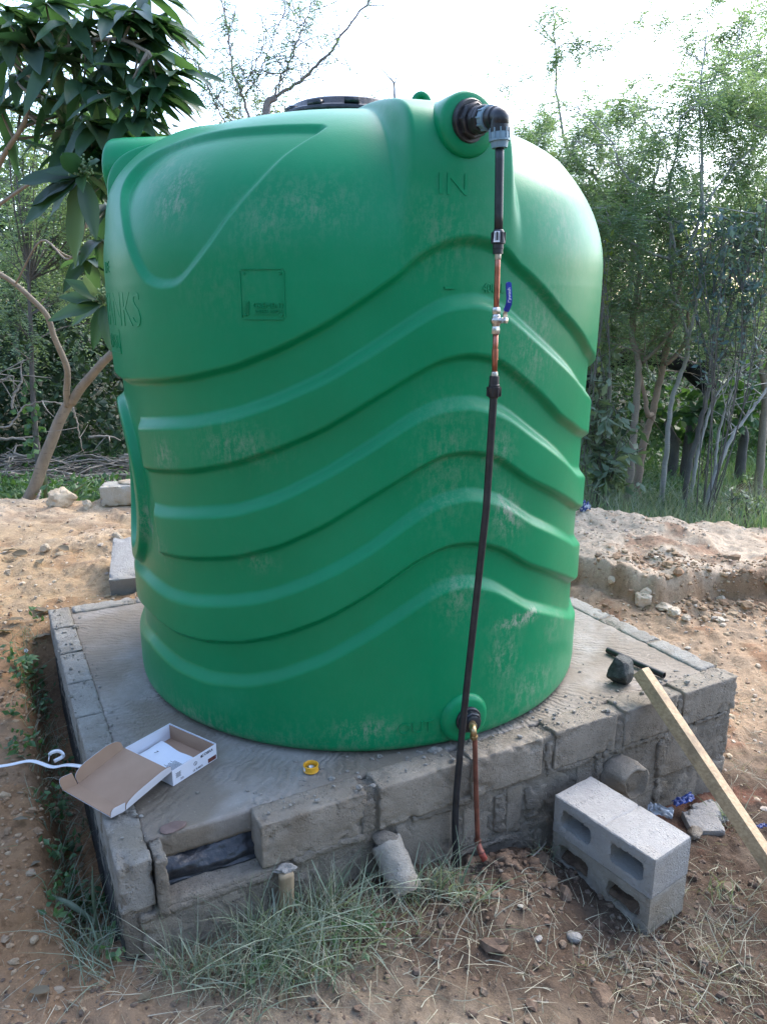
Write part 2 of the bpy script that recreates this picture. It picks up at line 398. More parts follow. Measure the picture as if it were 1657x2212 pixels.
M['bark_orange'] = bark('pinkish brown bark', (.24, .17, .12), (.36, .27, .20))
M['bark_dark'] = bark('dark grey bark', (.07, .065, .06), (.14, .13, .115))
M['bark_lilac'] = bark('greyish thorn tree bark', (.20, .17, .17), (.30, .26, .26))
M['bark_black'] = bark('charred bark', (.008, .008, .01), (.03, .028, .03), (.005, .005, .005))
M['lf_big'] = foliage('broad dark leaf', [(.035, .085, .045), (.055, .12, .065), (.085, .165, .095), (.045, .10, .055), (.13, .19, .165)], .38, .42)
M['lf_feather'] = foliage('feathery grey green leaflets', [(.19, .27, .20), (.24, .33, .25), (.30, .38, .30), (.20, .30, .26)], .5, .6)
M['lf_acacia'] = foliage('fine thorn tree leaflets', [(.12, .20, .15), (.15, .24, .17), (.14, .21, .12)], .5, .6)
M['lf_blue'] = foliage('blue green leaves', [(.11, .18, .19), (.16, .24, .26), (.13, .20, .20)], .4, .45)
M['lf_pale'] = foliage('pale underside leaves', [(.13, .19, .12), (.19, .25, .17), (.23, .28, .21), (.09, .15, .08)], .5, .35)
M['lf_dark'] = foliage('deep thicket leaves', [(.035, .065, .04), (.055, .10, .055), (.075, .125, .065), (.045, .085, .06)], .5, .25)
M['lf_mid'] = foliage('mid green undergrowth', [(.055, .125, .055), (.085, .18, .07), (.12, .22, .09), (.065, .14, .07)], .5, .35)
M['lf_yellow'] = foliage('yellow green leaves', [(.12, .17, .04), (.20, .24, .05), (.30, .30, .06), (.09, .14, .04)], .5, .45)
M['gr_green'] = foliage('grey green grass blades', [(.17, .235, .165), (.27, .325, .25), (.36, .395, .32), (.12, .185, .12), (.40, .41, .34)], .55, .3)
M['gr_dry'] = foliage('dry straw', [(.28, .25, .18), (.42, .38, .29), (.52, .48, .38), (.20, .17, .12)], .7, .15)
M['gr_far'] = foliage('meadow grass', [(.12, .22, .12), (.17, .28, .15), (.23, .34, .20), (.10, .19, .10)], .55, .35)
M['twig'] = simple('dead grey twigs', (.15, .125, .10), (.34, .31, .27), 9, .85, bmp=.3)
M['deadleaf'] = foliage('dead leaves', [(.24, .19, .10), (.32, .27, .15), (.12, .09, .07), (.28, .26, .14)], .7, .2)
M['purpleleaf'] = foliage('purple grass leaf', [(.10, .05, .06), (.15, .07, .08)], .5, .2)
M['buds'] = simple('pale green buds', (.16, .24, .11), (.26, .34, .18), 60, .7, bmp=.3)
M['petal'] = simple('white petals', (.8, .8, .78), None, 10, .6, bmp=0)
# ---------------------------------------------------------------- ground (one sheet to the horizon)
A_ = R(27.5); FD = np.array([math.cos(A_), math.sin(A_)]); BD = np.array([-math.sin(A_), math.cos(A_)]); O2 = np.array([-.687, 1.66])
PLIN = 2.33; PLIT = 1.955
def LP(s, t, z): p = O2 + s * FD + t * BD; return np.array([p[0], p[1], z])
def ground_h(x, y, detail=True):
    x = np.asarray(x, float); y = np.asarray(y, float); shp = x.shape; x = x.ravel(); y = y.ravel()
    dx = x - O2[0]; dy = y - O2[1]; s = dx * FD[0] + dy * FD[1]; t = dx * BD[0] + dy * BD[1]
    P = np.stack([x, y, x * 0], -1)
    big = fbm(P * 1.1, 3, 3); med = fbm(P * 4, 11, 4); fin = fbm(P * 16, 21, 4) if detail else 0
    zf = np.interp(s, [-1, .3, .75, 1.0, 1.2, 1.45, 2.2, 3.2], [-.27, -.315, -.335, -.375, -.42, -.465, -.50, -.46])
    left = np.interp(y + .12 * big, [2.2, 3.0, 3.4, 4.0, 4.6, 5.25, 5.5, 6.3, 8, 14], [-.17, -.12, -.07, -.04, .00, .035, .0, -.34, -.40, -.35])
    yb = 4.52 + .10 * np.sin(x * 2.3 + .5) + .20 * vnoise(P * 1.9, 5) + .07 * vnoise(P * 5, 6) + .05 * fbm(P * 11 + 3, 7, 4) + .45 * sstep(x, 1.5, 1.0)
    bank = sstep(y, yb - .05, yb + .06)
    crest = np.interp(x, [.5, 1.4, 2.4, 4], [5.75, 5.55, 5.35, 5.3]) + .06 * vnoise(P * 3.1, 8)
    right = -.43 + .03 * sstep(y, 3.2, 4.3) + bank * .23 + .05 * sstep(y, yb, crest) - .36 * sstep(y, crest + .02, crest + .45)
    right = right - .05 * sstep(x, 1.7, 2.9) * bank
    right = right + np.where(y > yb - .45, .05, 0) * sstep(y, yb - .45, yb - .1) * (1 - bank)
    a = sstep(x, -.4, .5); zz = left * (1 - a) + right * a
    z = zf + (zz - zf) * sstep(t, -.1, .5)
    z = z + (big * .03 + med * .020) * np.clip(1 - 0 * x, 0, 1)
    fa = .017 + .012 * sstep(med, -.1, .5) + .02 * bank * (1 - sstep(y, yb + .05, yb + .3)) * (x > .5)
    z = z + fin * fa + (.055 * fbm(P * 6, 41, 5) * sstep(y, 3.5, 4.0) * sstep(y, 6, 5.6))
    if detail: z = z + .004 * fbm(P * 55, 31, 2) + .012 * np.clip(vnoise(P * 30, 33) - .25, 0, 1) * sstep(y, 6.5, 5.5)
    tr = np.where(s > -.06, 1. * (s < .2), np.exp(-((s + .06 + .02 * med) / .06) ** 2)) * sstep(t, .02, .35) * sstep(t, 1.98, 1.7)
    z = z - tr * .30
    z = z + .07 * np.exp(-((s - 1.20) ** 2 + (t + .14) ** 2) / .022) + .05 * np.exp(-((s - 1.0) ** 2 / .05 + (t + .30) ** 2 / .01))
    wall = (s > -.012) & (s < PLIN + .005) & (t > -.02) & (t < PLIT)
    z = np.where((s > .05) & (s < PLIN - .04) & (t > .045) & (t < PLIT - .04), -.62, z)
    far = np.hypot(x, y - 3)
    z = z + .9 * sstep(far, 16, 60) * (y > 0) + far * 0
    return z.reshape(shp)
def gz(x, y): return float(ground_h(np.array([x]), np.array([y]))[0])

def axis_pts(segs):
    out = []
    for a, b, st in segs: out += list(np.arange(a, b - 1e-9, st))
    return np.array(out + [segs[-1][1]])
gx = np.concatenate([-np.geomspace(700, 9, 26), axis_pts([(-8.5, -3.2, .12), (-3.2, -1.9, .025), (-1.9, 1.75, .0095), (1.75, 3.4, .016), (3.4, 8.5, .1)]), np.geomspace(9, 700, 26)])
gy = np.concatenate([-np.geomspace(300, 1, 20), axis_pts([(-.8, 1.0, .1), (1.0, 2.7, .0085), (2.7, 5.9, .0125), (5.9, 9, .06), (9, 16, .2)]), np.geomspace(16.5, 900, 30)])
GX, GY = np.meshgrid(gx, gy, indexing='ij'); GZ = ground_h(GX, GY)
gm = MB(); nb = len(gy); i_ = np.arange(len(gx) - 1)[:, None] * nb; j_ = np.arange(nb - 1)[None]
gm.add(np.stack([GX, GY, GZ], -1).reshape(-1, 3), np.stack([i_ + j_, i_ + j_ + nb, i_ + j_ + nb + 1, i_ + j_ + 1], -1).reshape(-1, 4))
def soil_colour(x, y, z):
    P = np.stack([x, y, x * 0], -1); s = (x - O2[0]) * FD[0] + (y - O2[1]) * FD[1]; t = (x - O2[0]) * BD[0] + (y - O2[1]) * BD[1]
    n1 = fbm(P * 1.7, 51, 4); n2 = fbm(P * 6, 61, 4)
    ochre = np.array([.33, .205, .118]); cream = np.array([.66, .545, .42]); brown = np.array([.105, .077, .059]); grey = np.array([.25, .215, .175])
    tan = np.array([.47, .345, .235]); dark = np.array([.05, .05, .03]); red = np.array([.32, .12, .075])
    def mx(a, b, k): k = np.clip(k, 0, 1)[:, None]; return a * (1 - k) + b * k
    c = np.tile(brown, (len(x), 1))
    c = mx(c, grey, sstep(n1, -.1, .5) * .8)
    c = mx(c, np.array([.35, .29, .22]), sstep(y, 1.75, 1.45) * sstep(x, 1.2, -.2) * .8)
    c = mx(c, ochre, sstep(s + .25 * n1, .25, -.10) * sstep(t, -.6, -.1) )
    c = mx(c, grey * 1.25, sstep(s, .3, -.3) * sstep(t, .1, -.2) * .5)
    lm = sstep(t + .15 * n1, 1.7, 2.4) * sstep(x, .3, -.2)
    c = mx(c, np.array([.50, .37, .235]), lm); c = mx(c, np.array([.26, .17, .10]), lm * sstep(n2 + .6 * sstep(t, 2.5, 2.0), .25, .6) * .7)
    c = mx(c, tan, sstep(s, 2.25, 2.6) * sstep(t + .2 * n1, -.3, .3)); c = mx(c, tan, sstep(x, 0, .4) * sstep(t, 1.8, 2.1))
    c = mx(c, cream, sstep(z + .03 * n2, -.30, -.22) * sstep(x, .3, .8) * sstep(y, 3.9, 4.4))
    c = mx(c, cream, sstep(z + .05 * n2, -.03, .04) * lm * .8)
    c = mx(c, red, sstep(n2, .18, .42) * sstep(s, .9, 2.4) * sstep(t, -.9, .2) * .4); c = mx(c, ochre, sstep(n2, .0, .35) * (t > .2) * .45)
    c = mx(c, grey, sstep(-n2, .1, .4) * .3)
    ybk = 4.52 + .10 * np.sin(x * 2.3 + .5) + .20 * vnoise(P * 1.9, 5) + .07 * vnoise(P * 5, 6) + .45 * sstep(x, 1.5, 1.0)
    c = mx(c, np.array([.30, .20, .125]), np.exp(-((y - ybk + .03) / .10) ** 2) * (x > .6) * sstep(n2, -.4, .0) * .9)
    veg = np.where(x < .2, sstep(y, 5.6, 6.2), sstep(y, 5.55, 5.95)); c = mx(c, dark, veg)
    return c
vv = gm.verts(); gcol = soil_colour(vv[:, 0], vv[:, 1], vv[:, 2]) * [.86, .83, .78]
m, t_, b_, o_ = newmat('bare subsoil')
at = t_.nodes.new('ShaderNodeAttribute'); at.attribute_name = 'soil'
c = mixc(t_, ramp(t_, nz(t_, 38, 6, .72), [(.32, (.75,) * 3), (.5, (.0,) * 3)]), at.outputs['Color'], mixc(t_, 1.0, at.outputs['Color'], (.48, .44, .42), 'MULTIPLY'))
c = mixc(t_, ramp(t_, nz(t_, 75, 4, .75), [(.56, (0,) * 3), (.68, (.7,) * 3)]), c, mixc(t_, 1.0, c, (1.75, 1.72, 1.62), 'MULTIPLY'))
t_.links.new(c, b_.inputs['Base Color']); b_.inputs['Roughness'].default_value = .95; b_.inputs['Specular IOR Level'].default_value = .15
p_ = bump(t_, b_, nz(t_, 55, 7, .75), .8, .012); bump(t_, b_, nz(t_, 190, 4, .75), .7, .004, p_)
M['soil'] = m
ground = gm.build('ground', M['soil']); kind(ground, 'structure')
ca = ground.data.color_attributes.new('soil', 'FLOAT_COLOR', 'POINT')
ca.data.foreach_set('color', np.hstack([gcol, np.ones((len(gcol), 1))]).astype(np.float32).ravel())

# clods and gravel lying on the soil: nobody could count them
V0, F0 = sphere_pts(6, 4)
def scatter_clods(name, n, region, size, mat, seed, flat=.6, keep=None):
    g = np.random.default_rng(seed); x = g.uniform(region[0], region[1], n * 3); y = g.uniform(region[2], region[3], n * 3)
    s = (x - O2[0]) * FD[0] + (y - O2[1]) * FD[1]; t = (x - O2[0]) * BD[0] + (y - O2[1]) * BD[1]
    ok = ~((s > -.03) & (s < PLIN + .03) & (t > -.03) & (t < PLIT + .03))
    ok &= vnoise(np.stack([x, y, x * 0], -1) * 2.5, seed) > g.uniform(-.9, .7, len(x))
    if keep is not None: ok &= keep(x, y, s, t)
    x = x[ok][:n]; y = y[ok][:n]; z = ground_h(x, y); k = len(x)
    sz = size * g.lognormal(0, .5, k) ; sc = sz[:, None, None] * g.uniform(.6, 1.3, (k, 1, 3)) * [1, 1, flat]
    jit = 1 + g.uniform(-.28, .28, (k, len(V0), 1))
    V = V0[None] * jit * sc + np.stack([x, y, z + sz * .15], -1)[:, None]
    mb = MB(); off = np.arange(k)[:, None, None] * len(V0)
    mb.add(V.reshape(-1, 3), [(f[None] + off).reshape(-1, f.shape[1]) for f in F0])
    return kind(mb.build(name, mat, smooth=False), 'stuff')
def islandmat(name, cols, bscale=120):
    m, t, b, o = newmat(name); g = t.nodes.new('ShaderNodeNewGeometry'); n = len(cols)
    c = ramp(t, g.outputs['Random Per Island'], [(i / (n - 1), c) for i, c in enumerate(cols)])
    c = mixc(t, ramp(t, nz(t, 60, 4), [(.4, (0,) * 3), (.65, (.6,) * 3)]), c, mixc(t, 1., c, (.5, .47, .45), 'MULTIPLY'))
    t.links.new(c, b.inputs['Base Color']); b.inputs['Roughness'].default_value = .93; bump(t, b, nz(t, bscale, 5), .6, .003); return m
M['cl_brown'] = islandmat('brown clods', [(.09, .06, .042), (.15, .10, .068), (.17, .13, .095), (.11, .075, .055), (.21, .17, .13)])
M['cl_ochre'] = islandmat('ochre clods', [(.30, .18, .10), (.36, .24, .14), (.40, .30, .19), (.22, .14, .08), (.33, .26, .18)])
M['cl_pale'] = islandmat('cream gravel', [(.52, .41, .27), (.44, .31, .19), (.62, .54, .42), (.36, .23, .14), (.50, .45, .38)])
scatter_clods('gravel', 3600, (-1.3, 1.9, 1.15, 2.6), .0042, M['cl_brown'], 91, keep=lambda x, y, s, t: t < .1)
scatter_clods('gravel', 420, (-.3, 1.2, 1.3, 2.2), .008, M['cl_brown'], 95, keep=lambda x, y, s, t: t < .0)
scatter_clods('gravel', 2200, (-2.3, -.4, 1.2, 3.6), .006, M['cl_ochre'], 92, keep=lambda x, y, s, t: (s < -.02))
scatter_clods('gravel', 2600, (.9, 3.3, 2.4, 5.6), .006, M['cl_pale'], 93, keep=lambda x, y, s, t: s > 2.3)
scatter_clods('gravel', 160, (1.0, 3.2, 3.95, 4.5), .012, M['cl_pale'], 96, keep=lambda x, y, s, t: s > 2.4)
scatter_clods('gravel', 700, (1.1, 2.9, 4.15, 4.7), .011, M['cl_ochre'], 98, keep=lambda x, y, s, t: s > 2.4)
scatter_clods('gravel', 1800, (-3.0, -.6, 3.4, 5.5), .0055, M['cl_pale'], 94, keep=lambda x, y, s, t: t > 1.98)
scatter_clods('gravel', 30, (-2.9, -1.0, 3.8, 5.5), .014, M['cl_pale'], 97, keep=lambda x, y, s, t: t > 2.0)

# ---------------------------------------------------------------- block plinth with concrete slab
plinth = thing('tank_plinth', 'low concrete block plinth with raked slab under the green tank', 'plinth', LP(0, 0, -.5))
RM = rotz(A_)
def lbox(mb, s0, s1, t0, t1, z0, z1, **k):
    c = LP((s0 + s1) / 2, (t0 + t1) / 2, (z0 + z1) / 2)
    rough_box(mb, c, (s1 - s0, t1 - t0, z1 - z0), RM @ rotz(k.pop('yaw', 0)), **k)
fw = MB(); sd_ = 10
for a, b in [(.385, .716), (.755, 1.04), (1.088, 1.37), (1.425, 1.70), (1.738, 2.00), (2.036, PLIN)]:
    lbox(fw, a, b, -.014 + .006 * rng.random(), .085, -.147, 0 - .006 * rng.random(), rad=.0035, amp=.0028, res=.007, seed=sd_, chip=.007, yaw=R(rng.uniform(-.6, .6))); sd_ += 1
for a, b, d in [(.05, .405, -.010), (.475, .56, 0), (.585, .70, .01), (.815, 1.02, -.004), (1.065, 1.185, .0), (1.235, 1.30, -.004), (1.43, 1.505, 0), (1.535, 1.62, -.002), (1.655, 1.92, .0), (1.955, 2.135, -.003), (2.17, PLIN - .004, 0)]:
    lbox(fw, a, b, d, .085, -.348, -.162 if a > .1 else -.178, rad=.004, amp=.002, res=.009, seed=sd_, chip=.010); sd_ += 1
for a, b in [(.42, .78), (.80, 1.21), (1.25, 1.60), (1.64, 1.93), (1.965, PLIN - .002)]:
    lbox(fw, a, b, .0, .085, -.60, -.364, rad=.007, amp=.002, res=.012, seed=sd_, chip=.012); sd_ += 1
def tint_islands(m):
    t = m.node_tree; b = [n for n in t.nodes if n.type == 'BSDF_PRINCIPLED'][0]; l = b.inputs['Base Color'].links[0]; src = l.from_socket
    g = t.nodes.new('ShaderNodeNewGeometry')
    r = ramp(t, g.outputs['Random Per Island'], [(0, (.80, .80, .80)), (.5, (1.0, .98, .95)), (1, (1.14, 1.12, 1.08))])
    t.links.new(mixc(t, 1.0, src, r, 'MULTIPLY'), b.inputs['Base Color'])
tint_islands(M['block'])
fw.build('front_wall', M['block'], plinth, LP(1.1, 0, -.3))
mo = MB()
lbox(mo, .44, PLIN - .008, .000, .08, -.60, -.016, rad=.01, amp=.010, res=.009, freq=30, seed=77)
lbox(mo, .12, .47, -.010, .08, -.40, -.15, rad=.01, amp=.008, res=.009, freq=30, seed=78)
lbox(mo, .098, .130, -.018, .088, -.19, -.006, rad=.003, amp=.004, res=.006, freq=60, seed=79, chip=.016)
lbox(mo, .05, .42, -.014, .09, -.186, -.163, rad=.006, amp=.009, res=.007, freq=50, seed=80)
for s_, z_, a, b in [(.72, -.10, .05, .13), (1.36, -.25, .09, .12), (1.00, -.155, .26, .03), (1.40, -.09, .04, .11), (1.72, -.10, .045, .12), (2.02, -.09, .03, .12), (1.8, -.157, .3, .028),
                     (.60, -.155, .25, .03), (1.21, -.25, .05, .15), (1.94, -.26, .04, .16), (1.52, -.155, .25, .025), (2.2, -.155, .18, .02), (.505, -.27, .10, .12), (1.64, -.25, .04, .16), (1.95, -.42, .04, .14), (1.1, -.353, .3, .02)]:
    lbox(mo, s_ - a / 2, s_ + a / 2, -.010, .05, z_ - b / 2, z_ + b / 2, rad=.012, amp=.008, res=.006, freq=55, seed=int(s_ * 100) + 3, chip=.015)
mo.build('mortar', M['mortar'], plinth, LP(1.1, .02, -.3))
M['block_side'] = concrete('pale weathered coping', (.29, .27, .235), (.40, .38, .34), (.23, .20, .15), bs=1.5, cream=(.40, .385, .35))
lw = MB(); t0 = -.012
for k, L in enumerate([.275, .285, .29, .28, .295, .285, .265]):
    if t0 + L > PLIT: L = PLIT - t0
    lbox(lw, 0 + .004 * rng.random(), .094, t0 + .006, t0 + L - .006, -.150, -.004 * rng.random(), rad=.004, amp=.0028, res=.008, seed=sd_, chip=.008); sd_ += 1; t0 += L
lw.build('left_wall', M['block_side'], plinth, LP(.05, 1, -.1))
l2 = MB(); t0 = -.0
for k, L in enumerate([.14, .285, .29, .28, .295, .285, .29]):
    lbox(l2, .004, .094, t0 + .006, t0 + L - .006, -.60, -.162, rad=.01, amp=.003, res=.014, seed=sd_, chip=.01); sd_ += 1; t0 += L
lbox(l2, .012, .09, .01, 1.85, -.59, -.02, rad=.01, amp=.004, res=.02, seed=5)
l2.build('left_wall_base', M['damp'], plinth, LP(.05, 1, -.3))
rw = MB()
for a in np.arange(0.1, 2.2, .29): lbox(rw, a + .005, min(a + .285, PLIN), PLIT - .09, PLIT, -.15, -.001 - .004 * rng.random(), rad=.012, amp=.004, res=.010, seed=sd_, chip=.014); sd_ += 1
lbox(rw, .01, PLIN - .01, PLIT - .08, PLIT - .01, -.60, -.02, rad=.01, amp=.004, res=.02, seed=6)
rw.build('rear_wall', M['block_side'], plinth, LP(1.1, 1.9, -.3))
rr_ = MB()
for a in np.arange(.09, 1.85, .29): lbox(rr_, PLIN - .095, PLIN, a + .004, min(a + .286, PLIT - .1), -.15, -.001 - .003 * rng.random(), rad=.012, amp=.0035, res=.010, seed=sd_, chip=.013); sd_ += 1
lbox(rr_, PLIN - .09, PLIN - .006, .02, PLIT - .02, -.60, -.02, rad=.01, amp=.004, res=.02, seed=7)
rr_.build('right_wall', M['block_side'], plinth, LP(2.3, 1, -.3))
sb = MB(); lbox(sb, .090, PLIN - .088, .083, PLIT - .085, -.085, -.010, rad=.006, amp=.0035, res=.011, freq=26, seed=55)
sb.build('slab', M['slab'], plinth, LP(1.15, 1, 0))
lf = MB(); lbox(lf, .006, .088, .0, PLIT - .01, -.30, -.012, rad=.01, amp=.008, res=.01, freq=35, seed=81); lbox(lf, PLIN - .09, PLIN - .007, .0, PLIT - .01, -.30, -.010, rad=.01, amp=.006, res=.012, freq=35, seed=82); lbox(lf, .01, PLIN - .01, PLIT - .085, PLIT - .008, -.30, -.010, rad=.01, amp=.006, res=.012, freq=35, seed=83)
lf.build('mortar', M['mortar'], plinth, LP(.05, 1, -.1))
cz = MB(); gz_ = np.random.default_rng(12); nn_ = 500
for k in range(nn_):
    u_ = gz_.random(); s_, t_2 = (gz_.uniform(.40, PLIN), gz_.uniform(.0, .16)) if u_ < .55 else ((gz_.uniform(.0, .14), gz_.uniform(.1, PLIT)) if u_ < .8 else (gz_.uniform(.1, 1.9), gz_.uniform(.09, .5)))
    z = .0028 * gz_.lognormal(0, .55); cz.add(V0 * [z * 1.3, z, z * .8] * (1 + gz_.uniform(-.3, .3, (len(V0), 1))) + LP(s_, t_2, (0 if t_2 < .085 or s_ < .09 else -.010) + z * .3), F0)
kind(cz.build('crumbs', M['block_side'], plinth, LP(1, 0, 0), smooth=False), 'stuff')
# soil fill below slab, hidden by the walls except at the missing block
fl = MB(); lbox(fl, .10, PLIN - .1, .10, PLIT - .1, -.6, -.090, rad=.01, amp=.004, res=.03, seed=8); fl.build('fill', M['soilclod'], plinth, LP(1.1, 1, -.3))
mem = MB(); nu, nv = 70, 26
U, Vv = np.meshgrid(np.linspace(.13, .395, nu), np.linspace(0, 1, nv), indexing='ij')
ptz = -.080 - .088 * Vv; tt = .082 - .035 * np.sin(Vv * 2.2) + .0
q = np.stack([U.ravel() * 9, Vv.ravel() * 2.2, U.ravel() * 0], -1); cr = fbm(q * np.array([1, 1.6, 1]) + 4, 71, 4).reshape(U.shape)
rid = np.abs(vnoise(q * np.array([.9, 1.9, 1]), 72)).reshape(U.shape)
tt = tt + .012 - .014 * cr - .014 * (1 - rid) * np.sin(Vv * 3.1); ptz = ptz + .012 * cr
W_ = np.array([LP(a, b, c) for a, b, c in zip(U.ravel(), tt.ravel(), ptz.ravel())])
i_ = np.arange(nu - 1)[:, None] * nv; j_ = np.arange(nv - 1)[None]
mem.add(W_, np.stack([i_ + j_, i_ + j_ + nv, i_ + j_ + nv + 1, i_ + j_ + 1], -1).reshape(-1, 4)); mem.build('plastic_membrane', M['membrane'], plinth, LP(.25, .05, -.12))
# hollow concrete pipe stub sticking out of the front wall
st = MB(); p0 = LP(1.715, .02, -.245); nrm_ = np.array([FD[1] * 1.0, -FD[0], .12]); nrm_ /= np.linalg.norm(nrm_)
lathe(st, [(.064, 0), (.064, .05), (.063, .10), (.061, .124), (.057, .134), (.052, .133), (.048, .122), (.035, .112), (.015, .118), (.001, .114)], p0, nrm_, 56)
for v in st.v: v += .020 * fbm(v * 17, 3, 5)[:, None] * np.array([1, 1, 1])
st.build('pipe_stub', M['block'], plinth, p0)

# ---------------------------------------------------------------- water tank
TC = np.array([-.105, 3.068])
CURV = {  # band edges surveyed on the shell: angle (deg) -> height
 'G1': [(-57, 1.145), (-41.5, 1.161), (-31.8, 1.18), (-21, 1.217), (-11.8, 1.271), (-3.5, 1.334), (4.5, 1.413), (12.5, 1.5), (17.4, 1.535), (22.7, 1.546), (28.4, 1.533), (36.4, 1.467), (47.1, 1.361), (64.2, 1.235), (85, 1.16)],
 'L1': [(-57, 1.012), (-50.9, 1.017), (-32.5, 1.05), (-21.5, 1.085), (-12.2, 1.136), (-3.7, 1.196), (4.5, 1.272), (12.6, 1.352), (17.6, 1.395), (24.9, 1.408), (31, 1.376), (37.1, 1.316), (44.5, 1.251), (62.2, 1.115), (85, 1.03)],
 'G2': [(-57, .860), (-46.1, .868), (-33.5, .892), (-22.1, .934), (-12.5, .988), (-3.9, 1.047), (4.4, 1.125), (12.7, 1.201), (17.8, 1.238), (23.3, 1.251), (29.4, 1.233), (37.9, 1.152), (49.7, 1.035), (61.5, .965), (85, .89)],
 'L2': [(-57, .73), (-43.6, .738), (-34.3, .76), (-22.6, .791), (-12.9, .846), (-4, .92), (4.4, 1.0), (12.8, 1.084), (18, 1.114), (24.6, 1.118), (32.1, 1.081), (39.9, 1.007), (61.2, .827), (85, .75)],
 'G3': [(-57, .575), (-46, .584), (-35.3, .602), (-23.2, .637), (-13.2, .689), (-4.2, .76), (4.3, .844), (12.9, .922), (18.2, .961), (23.9, .966), (30.3, .943), (39.3, .853), (63.5, .69), (85, .60)],
 'L3': [(-57, .465), (-44.4, .451), (-36.2, .46), (-26, .488), (-17.5, .52), (-9.8, .569), (-2.7, .625), (4.3, .689), (11.2, .77), (17.5, .827), (24.2, .842), (31.8, .81), (41.4, .718), (63.5, .562), (85, .48)],
 'G4': [(-57, .33), (-43.7, .312), (-32.8, .324), (-22.1, .355), (-13.9, .397), (-4.6, .461), (4.2, .543), (13.1, .639), (19.6, .68), (25.6, .679), (32.4, .644), (40.7, .563), (67.3, .385), (85, .33)],
 'L4': [(-57, .222), (-42.9, .196), (-32.2, .197), (-21.5, .224), (-14.2, .263), (-4.8, .331), (4.2, .416), (13.2, .505), (18.8, .553), (24.8, .561), (31.6, .523), (41.4, .423), (67.4, .251), (85, .20)]}
def curve_at(key, th):
    c = CURV[key]; a = np.array([p[0] for p in c], float); z = np.array([p[1] for p in c])
    g = (th + 180 + 35) % 360 - 180 - 35 if False else th
    d = np.abs((th - 205) ) ; thm = np.where(th > 84.5, 169 - th + 0, th)      # far side mirrors the front
    thm = np.where(thm < -57, -114 - thm, thm); thm = np.clip(thm, -57, 85)
    # smooth cubic through survey points
    x = np.linspace(-57, 85, 700); zz = np.interp(x, a, z); k = np.hanning(41); k /= k.sum()
    zs = np.convolve(np.pad(zz, 20, mode='edge'), k, 'valid')
    return np.interp(thm, x, zs)
def shell_R(z): return np.interp(z, [0, .5, 1.0, 1.3, 1.5], [.893, .893, .898, .906, .908])
def shell_d(th, z):
    rec = np.zeros_like(z)
    for i in '1234':
        g = curve_at('G' + i, th); l = curve_at('L' + i, th)
        m = sstep(z, l - .025, l + .020) * sstep(z, g + .012, g - .014)
        rec = np.maximum(rec, m)
    tw = (np.abs(th + 68)); col = sstep(tw, 22.0 - 5 * sstep(z, .6, 1.0), 19.5 - 5 * sstep(z, .6, 1.0)) * sstep(z, .47, .50) * sstep(z, 1.15, 1.12)
    rec = np.maximum(rec, col)
    d = -.025 * rec
    e = np.sqrt(((th + 70 - 6 * (.77 - z)) / 15.5) ** 2 + ((z - .775) / .300) ** 2)
    rim = sstep(e, 1.06, .96); inn = sstep(e, .86, .74)
    d = d * (1 - rim) + rim * .003 - inn * .030
    return d
PA = [(.70, -.012), (.84, -.010), (.872, -.002), (.889, .018), (.893, .05)]
DA = [(.9075, 1.45), (.905, 1.55), (.890, 1.635), (.860, 1.718), (.812, 1.79), (.742, 1.858), (.65, 1.914), (.54, 1.955), (.40, 1.988), (.27, 2.006), (.236, 2.012), (.232, 2.022), (.20, 2.024)]
DB = [(.9075, 1.45), (.907, 1.57), (.905, 1.68), (.902, 1.77), (.888, 1.84), (.85, 1.892), (.785, 1.928), (.68, 1.955), (.50, 1.985), (.30, 2.006), (.237, 2.012), (.232, 2.022), (.20, 2.024)]
pa = smooth_path([(a, 0, b) for a, b in PA], 5)[:, [0, 2]]; da = smooth_path([(a, 0, b) for a, b in DA], 22)[:, [0, 2]]; db = smooth_path([(a, 0, b) for a, b in DB], 22)[:, [0, 2]]
zs_ = np.arange(.055, 1.447, .0045); side = np.stack([shell_R(zs_), zs_], -1)
prA = np.vstack([pa, side, da]); prB = np.vstack([pa, side, db]); nA = len(prA)
arc = np.concatenate([[0], np.cumsum(np.hypot(*np.diff(prA, axis=0).T))])
th = np.concatenate([np.arange(-112, 112, .3), np.arange(112, 248, 1.0)]); nT = len(th)
TH, II = np.meshgrid(th, np.arange(nA), indexing='ij')
thw = (TH + 180) % 360 - 180
rA = prA[II, 0]; zA = prA[II, 1]; rB = prB[II, 0]; zB = prB[II, 1]; AR = arc[II]
w_ = np.zeros_like(rA); BOSS = [21.2, -96.5, 143.5]
for t0 in BOSS:
    dth = np.radians((thw - t0 + 180) % 360 - 180); q = rB * np.sin(dth); half = .085 + .105 * rB
    w_ = np.maximum(w_, np.where(np.cos(dth) > 0, 1 - sstep(np.abs(q), half * .80, half * 1.10), 0))
r_ = rA + (rB - rA) * w_; z_ = zA + (zB - zA) * w_
isside = (II >= len(pa)) & (II < len(pa) + len(side))
dz = shell_d(thw, zA) * isside * sstep(zA, .05, .10)
up = (II >= len(pa) + len(side)); gmask = sstep(1.546 - 0 * zA, 1.45, 1.46)
dz = np.where(up, shell_d(thw, zA) * sstep(zA, 1.62, 1.56) * (zA < 1.62), dz)
